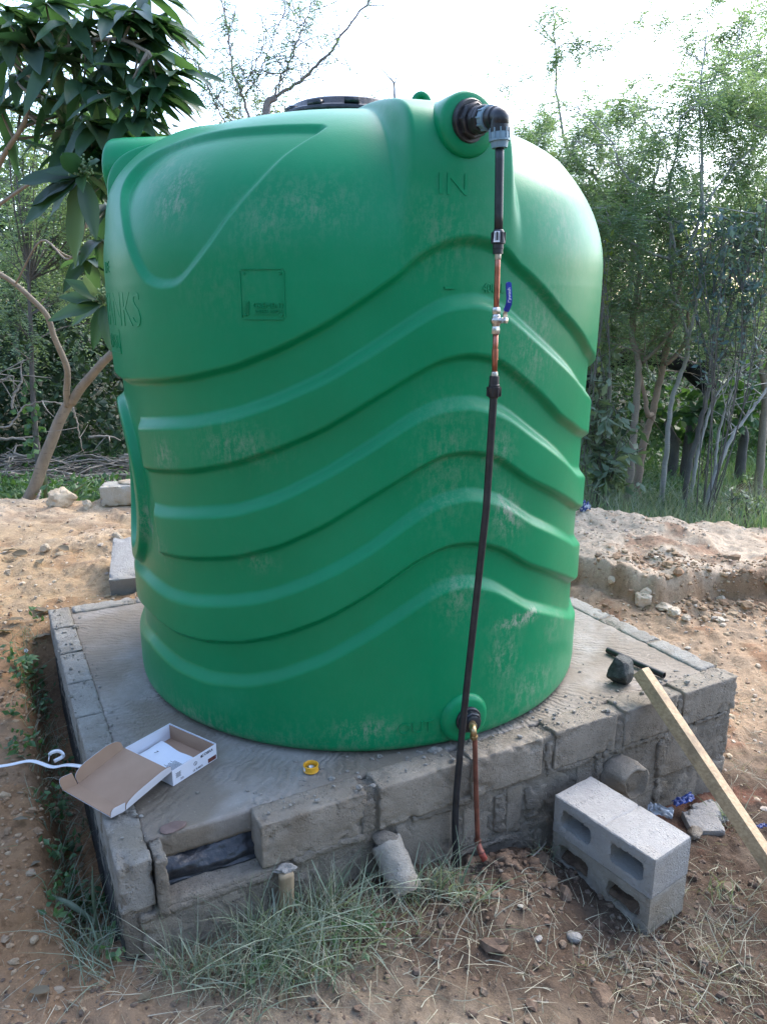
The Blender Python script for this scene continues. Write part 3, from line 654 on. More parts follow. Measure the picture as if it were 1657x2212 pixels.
# teardrop recess on the shoulder
pet = [(-36.7, 1.445), (-39.6, 1.452), (-42.8, 1.476), (-46.8, 1.545), (-51.3, 1.637), (-55.5, 1.713), (-57.5, 1.765), (-57, 1.815), (-53, 1.85), (-47.5, 1.868), (-39.5, 1.880), (-29.4, 1.884), (-20.4, 1.882), (-11.4, 1.879), (-4.7, 1.868),
       (-11.3, 1.792), (-15.6, 1.716), (-20.5, 1.633), (-25, 1.55), (-30.4, 1.474), (-33.5, 1.449)]
pz = np.array([p[1] for p in pet]); pth = np.array([p[0] for p in pet])
py = np.interp(pz, prA[:, 1], arc); prd = np.interp(pz, prA[:, 1], prA[:, 0])
def petal(thc, sign):
    X = sign * (thw - thc); X = (X + 180) % 360 - 180
    sel = (np.abs(X + 30) < 55) & (AR > py.min() - .1) & (AR < py.max() + .1)
    rad_ = np.interp(AR[sel], arc, prA[:, 0]); x = np.radians(X[sel] + 32) * rad_; y = AR[sel]
    px = np.radians(pth + 32) * prd; q = np.stack([px, py], -1)
    q = smooth_path(np.hstack([np.vstack([q, q[:1]]), np.zeros((len(q) + 1, 1))]), 3)[:, :2]
    dmin = np.full(x.shape, 9.); ins = np.zeros(x.shape, bool)
    for a, b in zip(q[:-1], q[1:]):
        ab = b - a; tt = np.clip(((x - a[0]) * ab[0] + (y - a[1]) * ab[1]) / (ab @ ab + 1e-12), 0, 1)
        dmin = np.minimum(dmin, np.hypot(x - a[0] - tt * ab[0], y - a[1] - tt * ab[1]))
        c = ((a[1] > y) != (b[1] > y)) & (x < (b[0] - a[0]) * (y - a[1]) / (b[1] - a[1] + 1e-12) + a[0]); ins ^= c
    sd = np.where(ins, dmin, -dmin); out = np.zeros(X.shape); out[sel] = sstep(sd, -.010, .020); return out
pm = petal(0, 1); pm2 = petal(94, 1) if False else petal(120, 1)
dz = dz - .016 * np.maximum(pm, pm2) * (1 - w_ * .6)
lb_ = np.exp(-((thw + 96.5) / 17) ** 2) * sstep(zA, 1.62, 1.86) * sstep(rA, .40, .80) * up
hump = np.exp(-((thw + 70) / 13) ** 2) * sstep(zA, 1.60, 1.80) * sstep(rA, .30, .62) * up
dz = dz + .012 * lb_ + .030 * hump * (1 - np.maximum(pm, pm2))
# normals of the profile
dR = np.gradient(r_, axis=1); dZ = np.gradient(z_, axis=1); L_ = np.hypot(dR, dZ) + 1e-9
nr = dZ / L_; nzv = -dR / L_
rr2 = r_ + nr * dz; zz2 = z_ + nzv * dz
nse = .0012 * fbm(np.stack([np.radians(TH).ravel() * 3, AR.ravel() * 3, 0 * AR.ravel()], -1), 5, 3).reshape(TH.shape)
rr2 = rr2 + nse
T_ = np.radians(TH); VT = np.stack([TC[0] + rr2 * np.sin(T_), TC[1] - rr2 * np.cos(T_), zz2], -1)
tb = MB(); i_ = np.arange(nT)[:, None]; i2 = (i_ + 1) % nT; j_ = np.arange(nA - 1)[None]
tb.add(VT.reshape(-1, 3), np.stack([i_ * nA + j_, i2 * nA + j_, i2 * nA + j_ + 1, i_ * nA + j_ + 1], -1).reshape(-1, 4))
scuff_pale = .32 * np.exp(-np.clip(zz2 - .02, 0, 9) / .045) * (zz2 < .5)
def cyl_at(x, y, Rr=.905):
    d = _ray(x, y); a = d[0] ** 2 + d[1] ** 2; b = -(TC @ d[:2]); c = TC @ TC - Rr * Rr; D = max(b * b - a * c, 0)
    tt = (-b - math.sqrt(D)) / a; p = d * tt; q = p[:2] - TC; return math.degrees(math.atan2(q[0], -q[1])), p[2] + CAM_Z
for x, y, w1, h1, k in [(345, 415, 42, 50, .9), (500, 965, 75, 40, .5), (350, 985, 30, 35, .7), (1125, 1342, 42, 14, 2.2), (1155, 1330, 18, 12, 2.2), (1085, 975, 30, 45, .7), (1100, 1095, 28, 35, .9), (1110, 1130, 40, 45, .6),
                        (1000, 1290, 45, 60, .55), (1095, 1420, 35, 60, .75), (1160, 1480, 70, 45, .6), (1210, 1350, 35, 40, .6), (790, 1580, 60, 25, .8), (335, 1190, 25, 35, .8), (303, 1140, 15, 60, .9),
                        (690, 440, 80, 45, .35), (560, 470, 60, 60, .25), (1230, 480, 60, 90, .5), (1150, 760, 60, 80, .4), (280, 350, 30, 50, .6), (470, 620, 90, 60, .12), (970, 1000, 60, 120, .35),  # right shoulder entries are a broad paler tone over the shell
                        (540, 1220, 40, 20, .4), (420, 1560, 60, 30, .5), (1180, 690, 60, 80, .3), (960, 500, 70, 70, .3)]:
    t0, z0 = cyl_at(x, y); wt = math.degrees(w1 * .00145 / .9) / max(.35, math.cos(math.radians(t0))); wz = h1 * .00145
    scuff_pale += k * np.exp(-((thw - t0) / wt) ** 2 - ((zz2 - z0) / wz) ** 2)
m, t_, b_, o_ = newmat('green rotomoulded polyethylene')
at = t_.nodes.new('ShaderNodeAttribute'); at.attribute_name = 'scuff_pale'
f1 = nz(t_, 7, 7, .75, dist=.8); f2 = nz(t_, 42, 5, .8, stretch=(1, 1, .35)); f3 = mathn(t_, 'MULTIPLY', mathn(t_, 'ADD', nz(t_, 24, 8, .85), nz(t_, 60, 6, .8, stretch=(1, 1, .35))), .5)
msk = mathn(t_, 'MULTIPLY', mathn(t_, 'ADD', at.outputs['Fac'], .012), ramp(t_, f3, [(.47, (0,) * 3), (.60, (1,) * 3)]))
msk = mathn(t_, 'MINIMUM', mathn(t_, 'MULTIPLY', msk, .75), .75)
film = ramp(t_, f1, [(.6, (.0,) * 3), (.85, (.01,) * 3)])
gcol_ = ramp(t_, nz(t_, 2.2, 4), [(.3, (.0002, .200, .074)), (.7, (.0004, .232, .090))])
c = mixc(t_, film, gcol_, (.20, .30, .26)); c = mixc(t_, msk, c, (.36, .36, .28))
t_.links.new(c, b_.inputs['Base Color']); b_.inputs['Specular IOR Level'].default_value = .27
t_.links.new(mathn(t_, 'ADD', mathn(t_, 'MULTIPLY', mathn(t_, 'ADD', f1, msk), .16), .27), b_.inputs['Roughness'])
p_ = bump(t_, b_, nz(t_, 210, 3, .6), .22, .0012); bump(t_, b_, nz(t_, 18, 3), .12, .004, p_)
M['tank'] = m
M['tank_plain'] = M['tank']
tank = thing('water_tank', 'tall green ribbed plastic water tank standing on the concrete slab', 'water tank', (TC[0], TC[1], -.012))
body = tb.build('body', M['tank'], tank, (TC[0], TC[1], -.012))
aa = body.data.attributes.new('scuff_pale', 'FLOAT', 'POINT'); aa.data.foreach_set('value', scuff_pale.astype(np.float32).ravel())
def rad_dir(t0): a = R(t0); return np.array([math.sin(a), -math.cos(a), 0.])
def on_shell(t0, z, off=0.0): r = float(shell_R(np.array([z]))[0]) + off; return np.array([TC[0], TC[1], z]) + rad_dir(t0) * r
for i, t0 in enumerate(BOSS):
    ib = MB(); kk = 1.20 if i == 1 else .86; zc = 1.882 if i == 1 else 1.850
    lathe(ib, [(.100 * kk, -.36 if i == 1 else -.16), (.098 * kk, -.05), (.096 * kk, -.008), (.092 * kk, .003), (.085 * kk, .009), (.05, .011), (.0005, .011)], on_shell(t0, zc, .012 if i == 1 else 0), rad_dir(t0), 56)
    ib.build('inlet_boss', M['tank_plain'], tank, on_shell(t0, 1.862))
ob = MB(); OB = on_shell(24.3, .088)
lathe(ob, [(.090, -.05), (.086, .0), (.078, .014), (.066, .019), (.04, .019), (.0005, .019)], OB, rad_dir(24.3), 48)
ob.build('outlet_boss', M['tank_plain'], tank, OB)
lug = MB(); lc = PY(910, 214, 2.93); lc[2] = 2.060; a = np.linspace(0, np.pi, 17)
tube(lug, [lc + np.array([.024 * math.cos(x), 0, -.06 if x in (a[0], a[-1]) else .030 * math.sin(x)]) for x in a], .0135, 12); box(lug, lc + np.array([0, 0, -.03]), (.045, .008, .08))
lug.build('lifting_lug', M['tank_plain'], tank, lc)
lid = MB(); LC = np.array([TC[0], TC[1], 2.018])
lathe(lid, [(.20, -.02), (.255, -.012), (.268, .000), (.270, .012), (.255, .020), (.238, .026), (.232, .044), (.215, .052), (.12, .058), (.0005, .060)], LC, (.045, .0, 1), 64)
for k in range(12):
    a = k * math.pi / 6; box(lid, LC + np.array([.243 * math.cos(a), .243 * math.sin(a), .030 + .045 * .243 * -math.cos(a) * 0]), (.035, .05, .016), rotz(a))
for a in (.35, 2.8): box(lid, LC + np.array([.13 * math.cos(a), .13 * math.sin(a), .062]), (.16, .05, .022), rotz(a))
lid.build('lid', M['membrane'], tank, LC)

# embossed writing, wrapped round the shell
def text_mesh(body_, size, ext=.0):
    cu = bpy.data.curves.new('txt', 'FONT'); cu.body = body_; cu.size = size; cu.extrude = .5; cu.align_x = 'CENTER'; cu.resolution_u = 3
    o = bpy.data.objects.new('txt', cu); SC.collection.objects.link(o)
    me = o.to_mesh(); V = np.array([v.co[:] for v in me.vertices]); F = [list(p.vertices) for p in me.polygons]
    o.to_mesh_clear(); bpy.data.objects.remove(o); bpy.data.curves.remove(cu)
    F3 = np.array([f for f in F if len(f) == 3] or np.zeros((0, 3)), int); F4 = np.array([f for f in F if len(f) == 4] or np.zeros((0, 4)), int)
    return V, [f for f in (F3, F4) if len(f)]
def wrap_text(mb, s_, size, t0, z0, rbase, h=.0035, wide=1.0, slant=0.0):
    V, F = text_mesh(s_, size); r = rbase + np.where(V[:, 2] > 0, h, -.012)
    yc = V[:, 1] - size * .34; a = np.radians(t0) + (V[:, 0] * wide + yc * slant) / rbase
    mb.add(np.stack([TC[0] + r * np.sin(a), TC[1] - r * np.cos(a), z0 + yc], -1), F)
def wrap_bar(mb, t0, z0, wd, ht, rbase, h=.0035):
    n = max(2, int(wd / .02)); 
    for k in range(n):
        a = math.radians(t0) + (k + .5 - n / 2) * wd / n / rbase
        p = np.array([TC[0] + (rbase + h / 2 - .004) * math.sin(a), TC[1] - (rbase + h / 2 - .004) * math.cos(a), z0]); box(mb, p, (wd / n * 1.01, h + .008, ht), rotz(a))
RL = lambda z: float(shell_R(np.array([z]))[0]) - .025
def part(fn, name, mat, origin, parent=tank):
    mb = MB(); fn(mb); return mb.build(name, mat, parent, origin, smooth=False)
for tx, t0, z0, td in [('4000L', 28.4, 1.437, 19.2), ('3000L', 29.0, 1.071, 19.8), ('2000L', 29.8, .722, 20.0), ('1000L', 29.4, .335, 20.3)]:
    part(lambda mb: wrap_text(mb, tx, .036, t0, z0, RL(z0), wide=.85, h=.003), 'level_lettering', M['tank_plain'], on_shell(t0, z0))
    part(lambda mb: wrap_bar(mb, td, z0, .034, .007, RL(z0), .004), 'level_mark', M['tank_plain'], on_shell(td, z0))
part(lambda mb: wrap_text(mb, 'IN', .078, 18.8, 1.703, .9045, wide=1.2, h=.003), 'embossed_lettering', M['tank_plain'], on_shell(20.6, 1.7))
part(lambda mb: wrap_text(mb, 'OUT', .056, 13.5, .083, .8935, wide=1.02, h=.003), 'embossed_lettering', M['tank_plain'], on_shell(13.2, .08))
part(lambda mb: wrap_text(mb, 'TANKS', .150, -57.0, 1.378, .9065, wide=.85, h=.002), 'embossed_lettering', M['tank_plain'], on_shell(-57, 1.38))
part(lambda mb: wrap_text(mb, 'IVE', .05, -61.5, 1.51, .907, h=.003), 'embossed_lettering', M['tank_plain'], on_shell(-61.5, 1.51))
part(lambda mb: wrap_text(mb, 'EVER', .066, -61.5, 1.276, .905, h=.003), 'embossed_lettering', M['tank_plain'], on_shell(-61.5, 1.276))
def side_text(mb):
    wrap_bar(mb, -61.5, 1.312, .17, .003, .905, .003); wrap_bar(mb, -61.5, 1.238, .17, .003, .905, .003); wrap_bar(mb, -56.1, 1.275, .003, .074, .905, .003)
part(side_text, 'embossed_frame', M['tank_plain'], on_shell(-61, 1.275))
def plate(mb):
    rb = .9075; t0, z0, wd, ht = -14.5, 1.419, .128, .132
    for sg in (-1, 1):
        wrap_bar(mb, t0, z0 + sg * ht / 2, wd - .008, .0028, rb, .0028); wrap_bar(mb, t0 + sg * math.degrees(wd / 2 / rb), z0, .0028, ht - .008, rb, .0028)
        for s2 in (-1, 1):
            p = on_shell(t0 + sg * math.degrees((wd / 2 - .011) / rb), z0 + s2 * (ht / 2 - .011), .000); lathe(mb, [(.0045, -.003), (.0045, .0025), (.003, .003), (.0003, .001)], p, rad_dir(t0), 12)
    wrap_text(mb, 'GREMENT', .0205, t0 + 1.1, z0 - .030, rb, .003, wide=.98); wrap_text(mb, 'SOUTH AFRICA', .0115, t0 + 1.1, z0 - .0455, rb, .002)
    wrap_bar(mb, t0 + 1.0, z0 - .053, .09, .0018, rb, .002)
    for k in range(9):
        wrap_bar(mb, t0 - 3.0 + .06 * (k - 4), z0 - .054 + k * .0043, .021 - k * .0015, .0020, rb, .003)
part(plate, 'embossed_plate', M['tank_plain'], on_shell(-14.5, 1.42))
# ---------------------------------------------------------------- inlet pipe run
IB = on_shell(21.2, 1.856, .0); nI = rad_dir(20.0); 
ip0 = IB + rad_dir(21.2) * .010
inlet = thing('inlet_pipe', 'black inlet pipe run with grey nuts and copper section from tank top to the soil', 'pipe', (.235, 2.10, -.36))
def at_pipe(y, ypx=2.108):                       # points on the pipe run, read off the photograph at the depth of the run
    x = np.interp(y, [262, 320, 500, 850, 1100, 1300, 1464, 1580, 1716, 1790, 1860, 1900], [1078, 1079, 1076.5, 1066.5, 1050, 1028, 1010, 998, 985.5, 982.5, 985, 987])
    d = np.interp(y, [262, 850, 1464, 1600, 1900], [2.112, 2.108, 2.112, 2.105, 2.098]); return PY(float(x), y, float(d))
EL = at_pipe(252)
ax = EL - ip0; Lx = np.linalg.norm(ax); ax = ax / Lx
def lpart(name, mat, prof, org, axis, hexa=None, parent=inlet, seg=32, sharp=35):
    mb = MB(); lathe(mb, prof, org, axis, seg, hexa); return mb.build(name, mat, parent, org, smooth=True, sharp=sharp)
tcn = MB(); lathe(tcn, [(.054, -.006), (.054, .006), (.051, .010)], ip0, ax, 40); lathe(tcn, [(.045, .009), (.045, .024), (.041, .028)], ip0, ax, hexa=8)
lathe(tcn, [(.034, .026), (.034, .046), (.031, .048), (.031, .058)], ip0, ax, 32); lathe(tcn, [(.035, .048), (.035, .058), (.032, .060)], ip0, ax, hexa=8)
lathe(tcn, [(.028, .06), (.026, Lx - .025)], ip0, ax, 28)
tcn.build('tank_connector', M['blackfit'], inlet, ip0, sharp=35)
def ribbed_nut(name, org, axis, r, L, mat, ribs=10, parent=inlet):
    mb = MB(); axis = np.asarray(axis) / np.linalg.norm(axis)
    lathe(mb, [(r * .86, 0), (r * .90, L * .04), (r * .90, L * .55), (r * 1.0, L * .56), (r, L * .66), (r * .84, L * .68), (r * .74, L)], org, axis, 36)
    a = np.array([0, 0, 1.]) if abs(axis[2]) < .9 else np.array([1., 0, 0]); u = np.cross(axis, a); u /= np.linalg.norm(u); v = np.cross(axis, u)
    for k in range(ribs):
        t = 2 * math.pi * k / ribs; e = math.cos(t) * u + math.sin(t) * v; f = np.cross(axis, e)
        box(mb, np.asarray(org) + axis * L * .29 + e * r * .92, (r * .16, r * .12, L * .54), np.stack([e, f, axis], 1))
    return mb.build(name, mat, parent, org, sharp=35)
ribbed_nut('compression_nut', ip0 + ax * (Lx - .058), ax, .031, .036, M['greynut'])
elb = MB(); k1 = EL - ax * .028; dn = at_pipe(300) - EL; dn /= np.linalg.norm(dn)
tube(elb, smooth_path([k1, EL - ax * .012, EL + dn * .003 + ax * .004, EL + dn * .016, EL + dn * .034], 6), .0225, 24)
lathe(elb, [(.026, 0), (.026, .012), (.0235, .014)], k1 + ax * .002, ax, 28); lathe(elb, [(.0245, 0), (.0245, .016), (.021, .018)], EL + dn * .020, dn, 28)
elb.build('elbow', M['blackpipe'], inlet, EL, sharp=40)
ribbed_nut('compression_nut', at_pipe(277), dn, .0265, .046, M['greynut'])
def run(name, y0, y1, r, mat, n=10, parent=inlet, sides=20):
    mb = MB(); pts = [at_pipe(y) for y in np.linspace(y0, y1, n)]; tube(mb, pts, r, sides); return mb.build(name, mat, parent, pts[0])
def seg(name, y0, y1, prof, mat, hexa=None, parent=inlet):     # prof: (r, fraction)
    a, b = at_pipe(y0), at_pipe(y1); L = np.linalg.norm(b - a); mb = MB(); lathe(mb, [(r, f * L) for r, f in prof], a, b - a, 28, hexa)
    return mb.build(name, mat, parent, a, sharp=35)
run('pipe', 305, 505, .0112, M['blackpipe'], 6)
cp = seg('coupling', 496, 549, [(.0118, 0), (.0145, .06), (.0185, .48), (.0185, .57), (.014, .60), (.0142, .78), (.0132, .80), (.0132, 1)], M['blackfit'])
def coupling_ribs(parent, y0, y1, r):
    mb = MB(); a, b = at_pipe(y0), at_pipe(y1); ax_ = (b - a) / np.linalg.norm(b - a); u = np.cross(ax_, [0, 1, 0]); u /= np.linalg.norm(u); v = np.cross(ax_, u)
    for k in range(8):
        t = 2 * math.pi * k / 8 + .3; e = math.cos(t) * u + math.sin(t) * v; box(mb, (a + b) / 2 + e * r, (.005, .004, np.linalg.norm(b - a)), np.stack([e, np.cross(ax_, e), ax_], 1))
    mb.build('grip_rib', M['blackfit'], parent, (a + b) / 2, smooth=False)
coupling_ribs(cp, 502, 524, .0165)
lb = MB(); a_, b_2 = at_pipe(500), at_pipe(524); mid = (a_ + b_2) / 2
n_ = 9; Q = []
for k in range(n_):
    t = math.radians(-38 + 50 * k / (n_ - 1) - 8); 
    for z_, r_s in ((.0135, .0168), (-.0135, .0195)): Q.append(mid + np.array([r_s * math.sin(t), -r_s * math.cos(t), z_]))
lb.add(Q, np.array([[2 * k, 2 * k + 1, 2 * k + 3, 2 * k + 2] for k in range(n_ - 1)])); lb.build('paper_label', M['white'], cp, mid)
bc = MB()
for k in range(6): box(bc, mid + np.array([.0186 * math.sin(R(-34 + 6.5 * k)), -.0190 * math.cos(R(-34 + 6.5 * k)) + .0006, .0]), (.0007, .0008, .019), rotx(R(-7)))
bc.build('barcode', M['ink'], cp, mid, smooth=False)
run('copper_pipe', 548, 672, .0075, M['copper'], 5)
seg('solder_joint', 549, 561, [(.0088, 0), (.0088, .8), (.0078, 1)], M['solder'])
valve = thing('ball_valve', '', '', at_pipe(695)); del valve['label']; del valve['category']; valve.parent = inlet; valve.location = Vector(at_pipe(695)) - Vector(inlet.location)
seg('valve_nut', 664, 679, [(.0105, 0), (.0118, .1), (.0118, .9), (.0105, 1)], M['nickel'], 6, valve)
seg('valve_body', 679, 705, [(.0095, 0), (.0115, .12), (.0115, .25), (.0148, .38), (.0152, .5), (.0148, .68), (.0115, .85), (.0100, 1)], M['nickel'], None, valve)
seg('valve_nut', 704, 722, [(.0098, 0), (.0118, .35), (.0120, .9), (.0105, 1)], M['nickel'], 6, valve)
sp_ = at_pipe(692); stem = MB(); sdir = np.array([.80, -.60, 0]); lathe(stem, [(.0085, .005), (.0085, .020), (.0065, .021), (.0065, .028), (.0085, .028), (.0085, .033), (.004, .034)], sp_, sdir, hexa=6)
stem.build('valve_stem', M['nickel'], valve, sp_, sharp=30)
hs = sp_ + sdir * .025
def ribbon(mb, path, wdir, wd, th_):
    P, T, U, W = frames(path); wv = norm(np.tile(np.asarray(wdir, float), (len(P), 1)) - T * (T @ np.asarray(wdir, float))[:, None]); nv_ = np.cross(T, wv)
    wd = np.broadcast_to(wd, (len(P),))[:, None]; V = np.stack([P - wv * wd / 2 - nv_ * th_ / 2, P + wv * wd / 2 - nv_ * th_ / 2, P + wv * wd / 2 + nv_ * th_ / 2, P - wv * wd / 2 + nv_ * th_ / 2], 1)
    n = len(P); F = [[i * 4 + a, i * 4 + (a + 1) % 4, (i + 1) * 4 + (a + 1) % 4, (i + 1) * 4 + a] for i in range(n - 1) for a in range(4)]
    mb.add(V.reshape(-1, 3), np.array(F + [[3, 2, 1, 0], [4 * n - 4, 4 * n - 3, 4 * n - 2, 4 * n - 1]])); return mb
hw = MB(); yy = hs[1]
P1 = [hs + np.array([-.001, 0, -.006]), hs + np.array([.002, -.001, .006]), PY(1091, 676, yy - .003), PY(1095, 668, yy - .006)]
ribbon(hw, smooth_path(P1, 5), (.8, .6, 0), .013, .003); hw.build('handle_arm', M['nickel'], valve, hs, sharp=30)
hg = MB(); P2 = smooth_path([PY(1092.5, 672, yy - .005), PY(1097, 662, yy - .010), PY(1099.5, 652, yy - .013), PY(1099.5, 636, yy - .013), PY(1098.5, 620, yy - .013), PY(1098, 609, yy - .013)], 8)
wdv = np.concatenate([[.0115], np.full(len(P2) - 4, .0140), [.0125, .010, .004]])
ribbon(hg, P2, (.9, .25, 0), wdv, .007); gr = hg.build('handle', M['bluegrip'], valve, hs, sharp=30)
V, F = text_mesh('swash', .0125); tb2 = MB(); up_ = norm(PY(1098.5, 612, yy) - PY(1099.5, 650, yy)); cx_ = PY(1100.3, 634, yy - .0175)
right = np.array([.96, .26, 0]); tb2.add(cx_ + np.outer(V[:, 0], up_) - np.outer(V[:, 1] - .003, right) + np.outer(np.where(V[:, 2] > 0, 1, 0), [.1 * .0008, -.0008, 0]), F)
sq = PY(1100.0, 650, yy - .0178)
for dx_, dz_, sx_, sz_ in ((-.003, 0, .001, .006), (.0025, .003, .006, .001), (0.0, -.003, .006, .001)): box(tb2, sq + np.array([dx_, 0, dz_]), (sx_, .0008, sz_))
tb2.build('lettering', M['white'], gr, cx_, smooth=False)
run('copper_pipe', 720, 808, .0075, M['copper'], 4)
seg('copper_sleeve', 755, 777, [(.0092, 0), (.0094, .06), (.0088, .08), (.0088, .92), (.0096, .94), (.009, 1)], M['copper'])
seg('solder_joint', 803, 813, [(.0085, 0), (.0100, .6), (.0095, 1)], M['solder'])
c2 = seg('coupling', 812, 860, [(.0132, 0), (.0140, .38), (.0152, .40), (.0152, .5), (.0195, .51), (.0195, .58), (.0165, .9), (.0118, 1)], M['blackfit'])
coupling_ribs(c2, 836, 856, .0178)
pp = MB(); ys = np.concatenate([np.linspace(855, 1900, 40)]); tube(pp, [at_pipe(y) for y in ys], .0106, 22); pp.build('pipe', M['blackpipe'], inlet, at_pipe(855), sharp=50)

# ---------------------------------------------------------------- outlet pipe
outl = thing('outlet_pipe', 'thin copper outlet pipe with brass elbow dropping from the tank to a red sleeve', 'pipe', (.31, 2.1, -.38))
of_ = OB + rad_dir(24.3) * .019 + np.array([0.004, 0, .002]); od = rad_dir(22)
oc = MB(); lathe(oc, [(.044, -.004), (.044, .006), (.041, .009)], of_, od, 36); lathe(oc, [(.036, .008), (.036, .024), (.033, .027)], of_, od, hexa=8)
lathe(oc, [(.027, .026), (.027, .036), (.022, .038)], of_, od, 28)
oc.build('tank_connector', M['membrane'], outl, of_, sharp=35)
q0 = of_ + od * .034; E2 = PY(1021.5, 1573, 2.118); q2 = PY(1023.5, 1592, 2.116)
be = MB(); tube(be, smooth_path([q0 * .4 + E2 * .6, E2 * .85 + q0 * .15, E2 + (q2 - E2) * .3, q2], 6), .0105, 20); lathe(be, [(.013, -.004), (.013, .006)], q0 * .5 + E2 * .5, E2 - q0, 20); lathe(be, [(.0115, 0), (.0125, .002), (.0125, .006), (.0105, .012)], q2 - [0, 0, -.006], (0, 0, -1), 20)
lathe(be, [(.012, 0), (.012, .03)], of_ + od * .025, E2 - of_, 20)
be.build('brass_elbow', M['brass'], outl, E2, sharp=45)
q3 = PY(1025.5, 1600, 2.115); q4 = PY(1031.5, 1815, 2.104)
cpp = MB(); tube(cpp, smooth_path([q2, q3, PY(1027.5, 1690, 2.110), q4], 8), .0079, 20); cpp.build('copper_pipe', M['copperdull'], outl, q3)
q5 = PY(1033, 1824, 2.100); q6 = PY(1038, 1838, 2.085)
be2 = MB(); lathe(be2, [(.0105, 0), (.0118, .004), (.0105, .010)], q4 - [0, 0, -.004], (0, 0, -1), 20); tube(be2, smooth_path([q4, q5, q6], 6), .0098, 20); lathe(be2, [(.0105, 0), (.012, .003), (.0105, .009)], q6, q6 - q5, 20)
be2.build('copper_elbow', M['copperdull'], outl, q5, sharp=45)
rs = MB(); q7 = PZ(1057, 1880, -.40); tube(rs, [q6 + (q6 - q5) * .2, (q6 + q7) / 2, q7, q7 + (q7 - q6) * .5], .0105, 20); rs.build('red_sleeve', M['redsleeve'], outl, q6)

# ---------------------------------------------------------------- loose things on the slab
zs = -.008
bx = thing('cardboard_box', 'open white printed carton with brown inside lying at the slab edge', 'box', PZ(372, 1697, 0))
Cc = PZ(374, 1698, zs); ey = np.array([.100, .147, 0]); ey /= np.linalg.norm(ey); ex = np.array([-ey[1], ey[0], 0]); ez = np.array([0, 0, 1.])
BL, BW, BH = .218, .178, .052; Bx = lambda a, b, z: Cc + ex * a + ey * b + ez * z
def panel(mb, p, u, v, th_=.0022):
    n = np.cross(u, v); n /= np.linalg.norm(n); V = [p, p + u, p + u + v, p + v]; V = V + [q + n * th_ for q in V]
    mb.add(V, np.array([[3, 2, 1, 0], [4, 5, 6, 7], [0, 1, 5, 4], [1, 2, 6, 5], [2, 3, 7, 6], [3, 0, 4, 7]])); return mb
tray = MB(); lin = MB()
for p, u, v in [(Bx(0, 0, 0), ex * BL, ez * BH), (Bx(0, BW, 0), ex * BL, ez * BH), (Bx(0, 0, 0), ey * BW, ez * BH), (Bx(BL, 0, 0), ey * BW, ez * BH)]: panel(tray, p, u, v)
t_in = .0024
for p, u, v, pale in [(Bx(.003, .003 + 0, .001), ex * (BL - .006), ez * (BH - .003), 0), (Bx(.003, BW - .004, .001), ex * (BL - .006), ez * (BH - .003), 0), (Bx(.003, .003, .001), ey * (BW - .006), ez * (BH - .003), 0), (Bx(BL - .004, .003, .001), ey * (BW - .006), ez * (BH - .003), 1)]:
    panel(tray if pale else lin, p, u, v, .0012)
panel(lin, Bx(.002, .002, .0006), ex * (BL - .004), ey * (BW - .004), .0015)
tray.build('tray', M['cardwhite'], bx, Cc, smooth=False); lin.build('lining', M['card'], bx, Cc, smooth=False)
# lid folded out over the slab edge
h0 = Bx(0, .0, BH); hL = ex * BL; far = -ey * .170 + ez * -.033
lidp = MB(); lidp_b = MB()
def panel2(p, u, v, flip=1, th_=.0014):
    n = np.cross(u, v); n = n / np.linalg.norm(n) * flip; panel(lidp, p, u, v, .001) if False else None
    for mb, off in ((lidp, th_ * .55), (lidp_b, -th_ * .55)):
        V = [p, p + u, p + u + v, p + v]; V = [q + n * off for q in V] + [q + n * (off + (th_ * .5 if off > 0 else -th_ * .5)) for q in V]
        mb.add(V, np.array([[3, 2, 1, 0], [4, 5, 6, 7], [0, 1, 5, 4], [1, 2, 6, 5], [2, 3, 7, 6], [3, 0, 4, 7]]))
def fan(p, u, v, flip=1, n=10, corner=1, th_=.0014):
    """flap with one rounded corner"""
    nn = np.cross(u, v); nn = nn / np.linalg.norm(nn) * flip; a = np.linspace(0, np.pi / 2, n)
    out = [p, p + u]
    cr = .55
    if corner in (1, 3): out += [p + u * (1 - cr * .6 + cr * .6 * math.cos(t)) + v * (1 - cr + cr * math.sin(t)) for t in a]
    else: out += [p + u + v]
    if corner in (2, 3): out += [p + u * (cr * .6 - cr * .6 * math.sin(t)) + v * (1 - cr + cr * math.cos(t)) for t in a]
    else: out += [p + v]
    for mb, off in ((lidp, th_ * .55), (lidp_b, -th_ * .55)):
        o2 = off + (th_ * .5 if off > 0 else -th_ * .5); m_ = len(out)
        mb.add([q + nn * off for q in out] + [q + nn * o2 for q in out], [np.arange(m_)[None], (np.arange(m_)[::-1] + m_)[None], np.array([[i, (i + 1) % m_, (i + 1) % m_ + m_, i + m_] for i in range(m_)])])
lidn = np.cross(hL, far); lidn /= np.linalg.norm(lidn)
if lidn[2] < 0: lidn = -lidn
panel2(h0, hL, far, 1 if np.cross(hL, far)[2] > 0 else -1)
tk = far / np.linalg.norm(far) * .045 + lidn * .014
panel2(h0 + far, hL, tk, 1 if np.cross(hL, tk)[2] > 0 else -1)
fl1 = lidn * .042 + ex * .012; fl2 = lidn * .040 - ex * .016
fan(h0 + hL + far * .02, far * .97, fl1, -1 if (np.cross(far, fl1) @ ex) > 0 else 1, corner=3); fan(h0 + far * .02, far * .97, fl2, -1 if (np.cross(far, fl2) @ -ex) > 0 else 1, corner=3)
fan(h0 + hL + far * 1.01, tk, fl1 * .95, -1 if (np.cross(tk, fl1) @ ex) > 0 else 1, corner=1); fan(h0 + far * 1.01, tk, fl2 * .95, -1 if (np.cross(tk, fl2) @ -ex) > 0 else 1, corner=1)
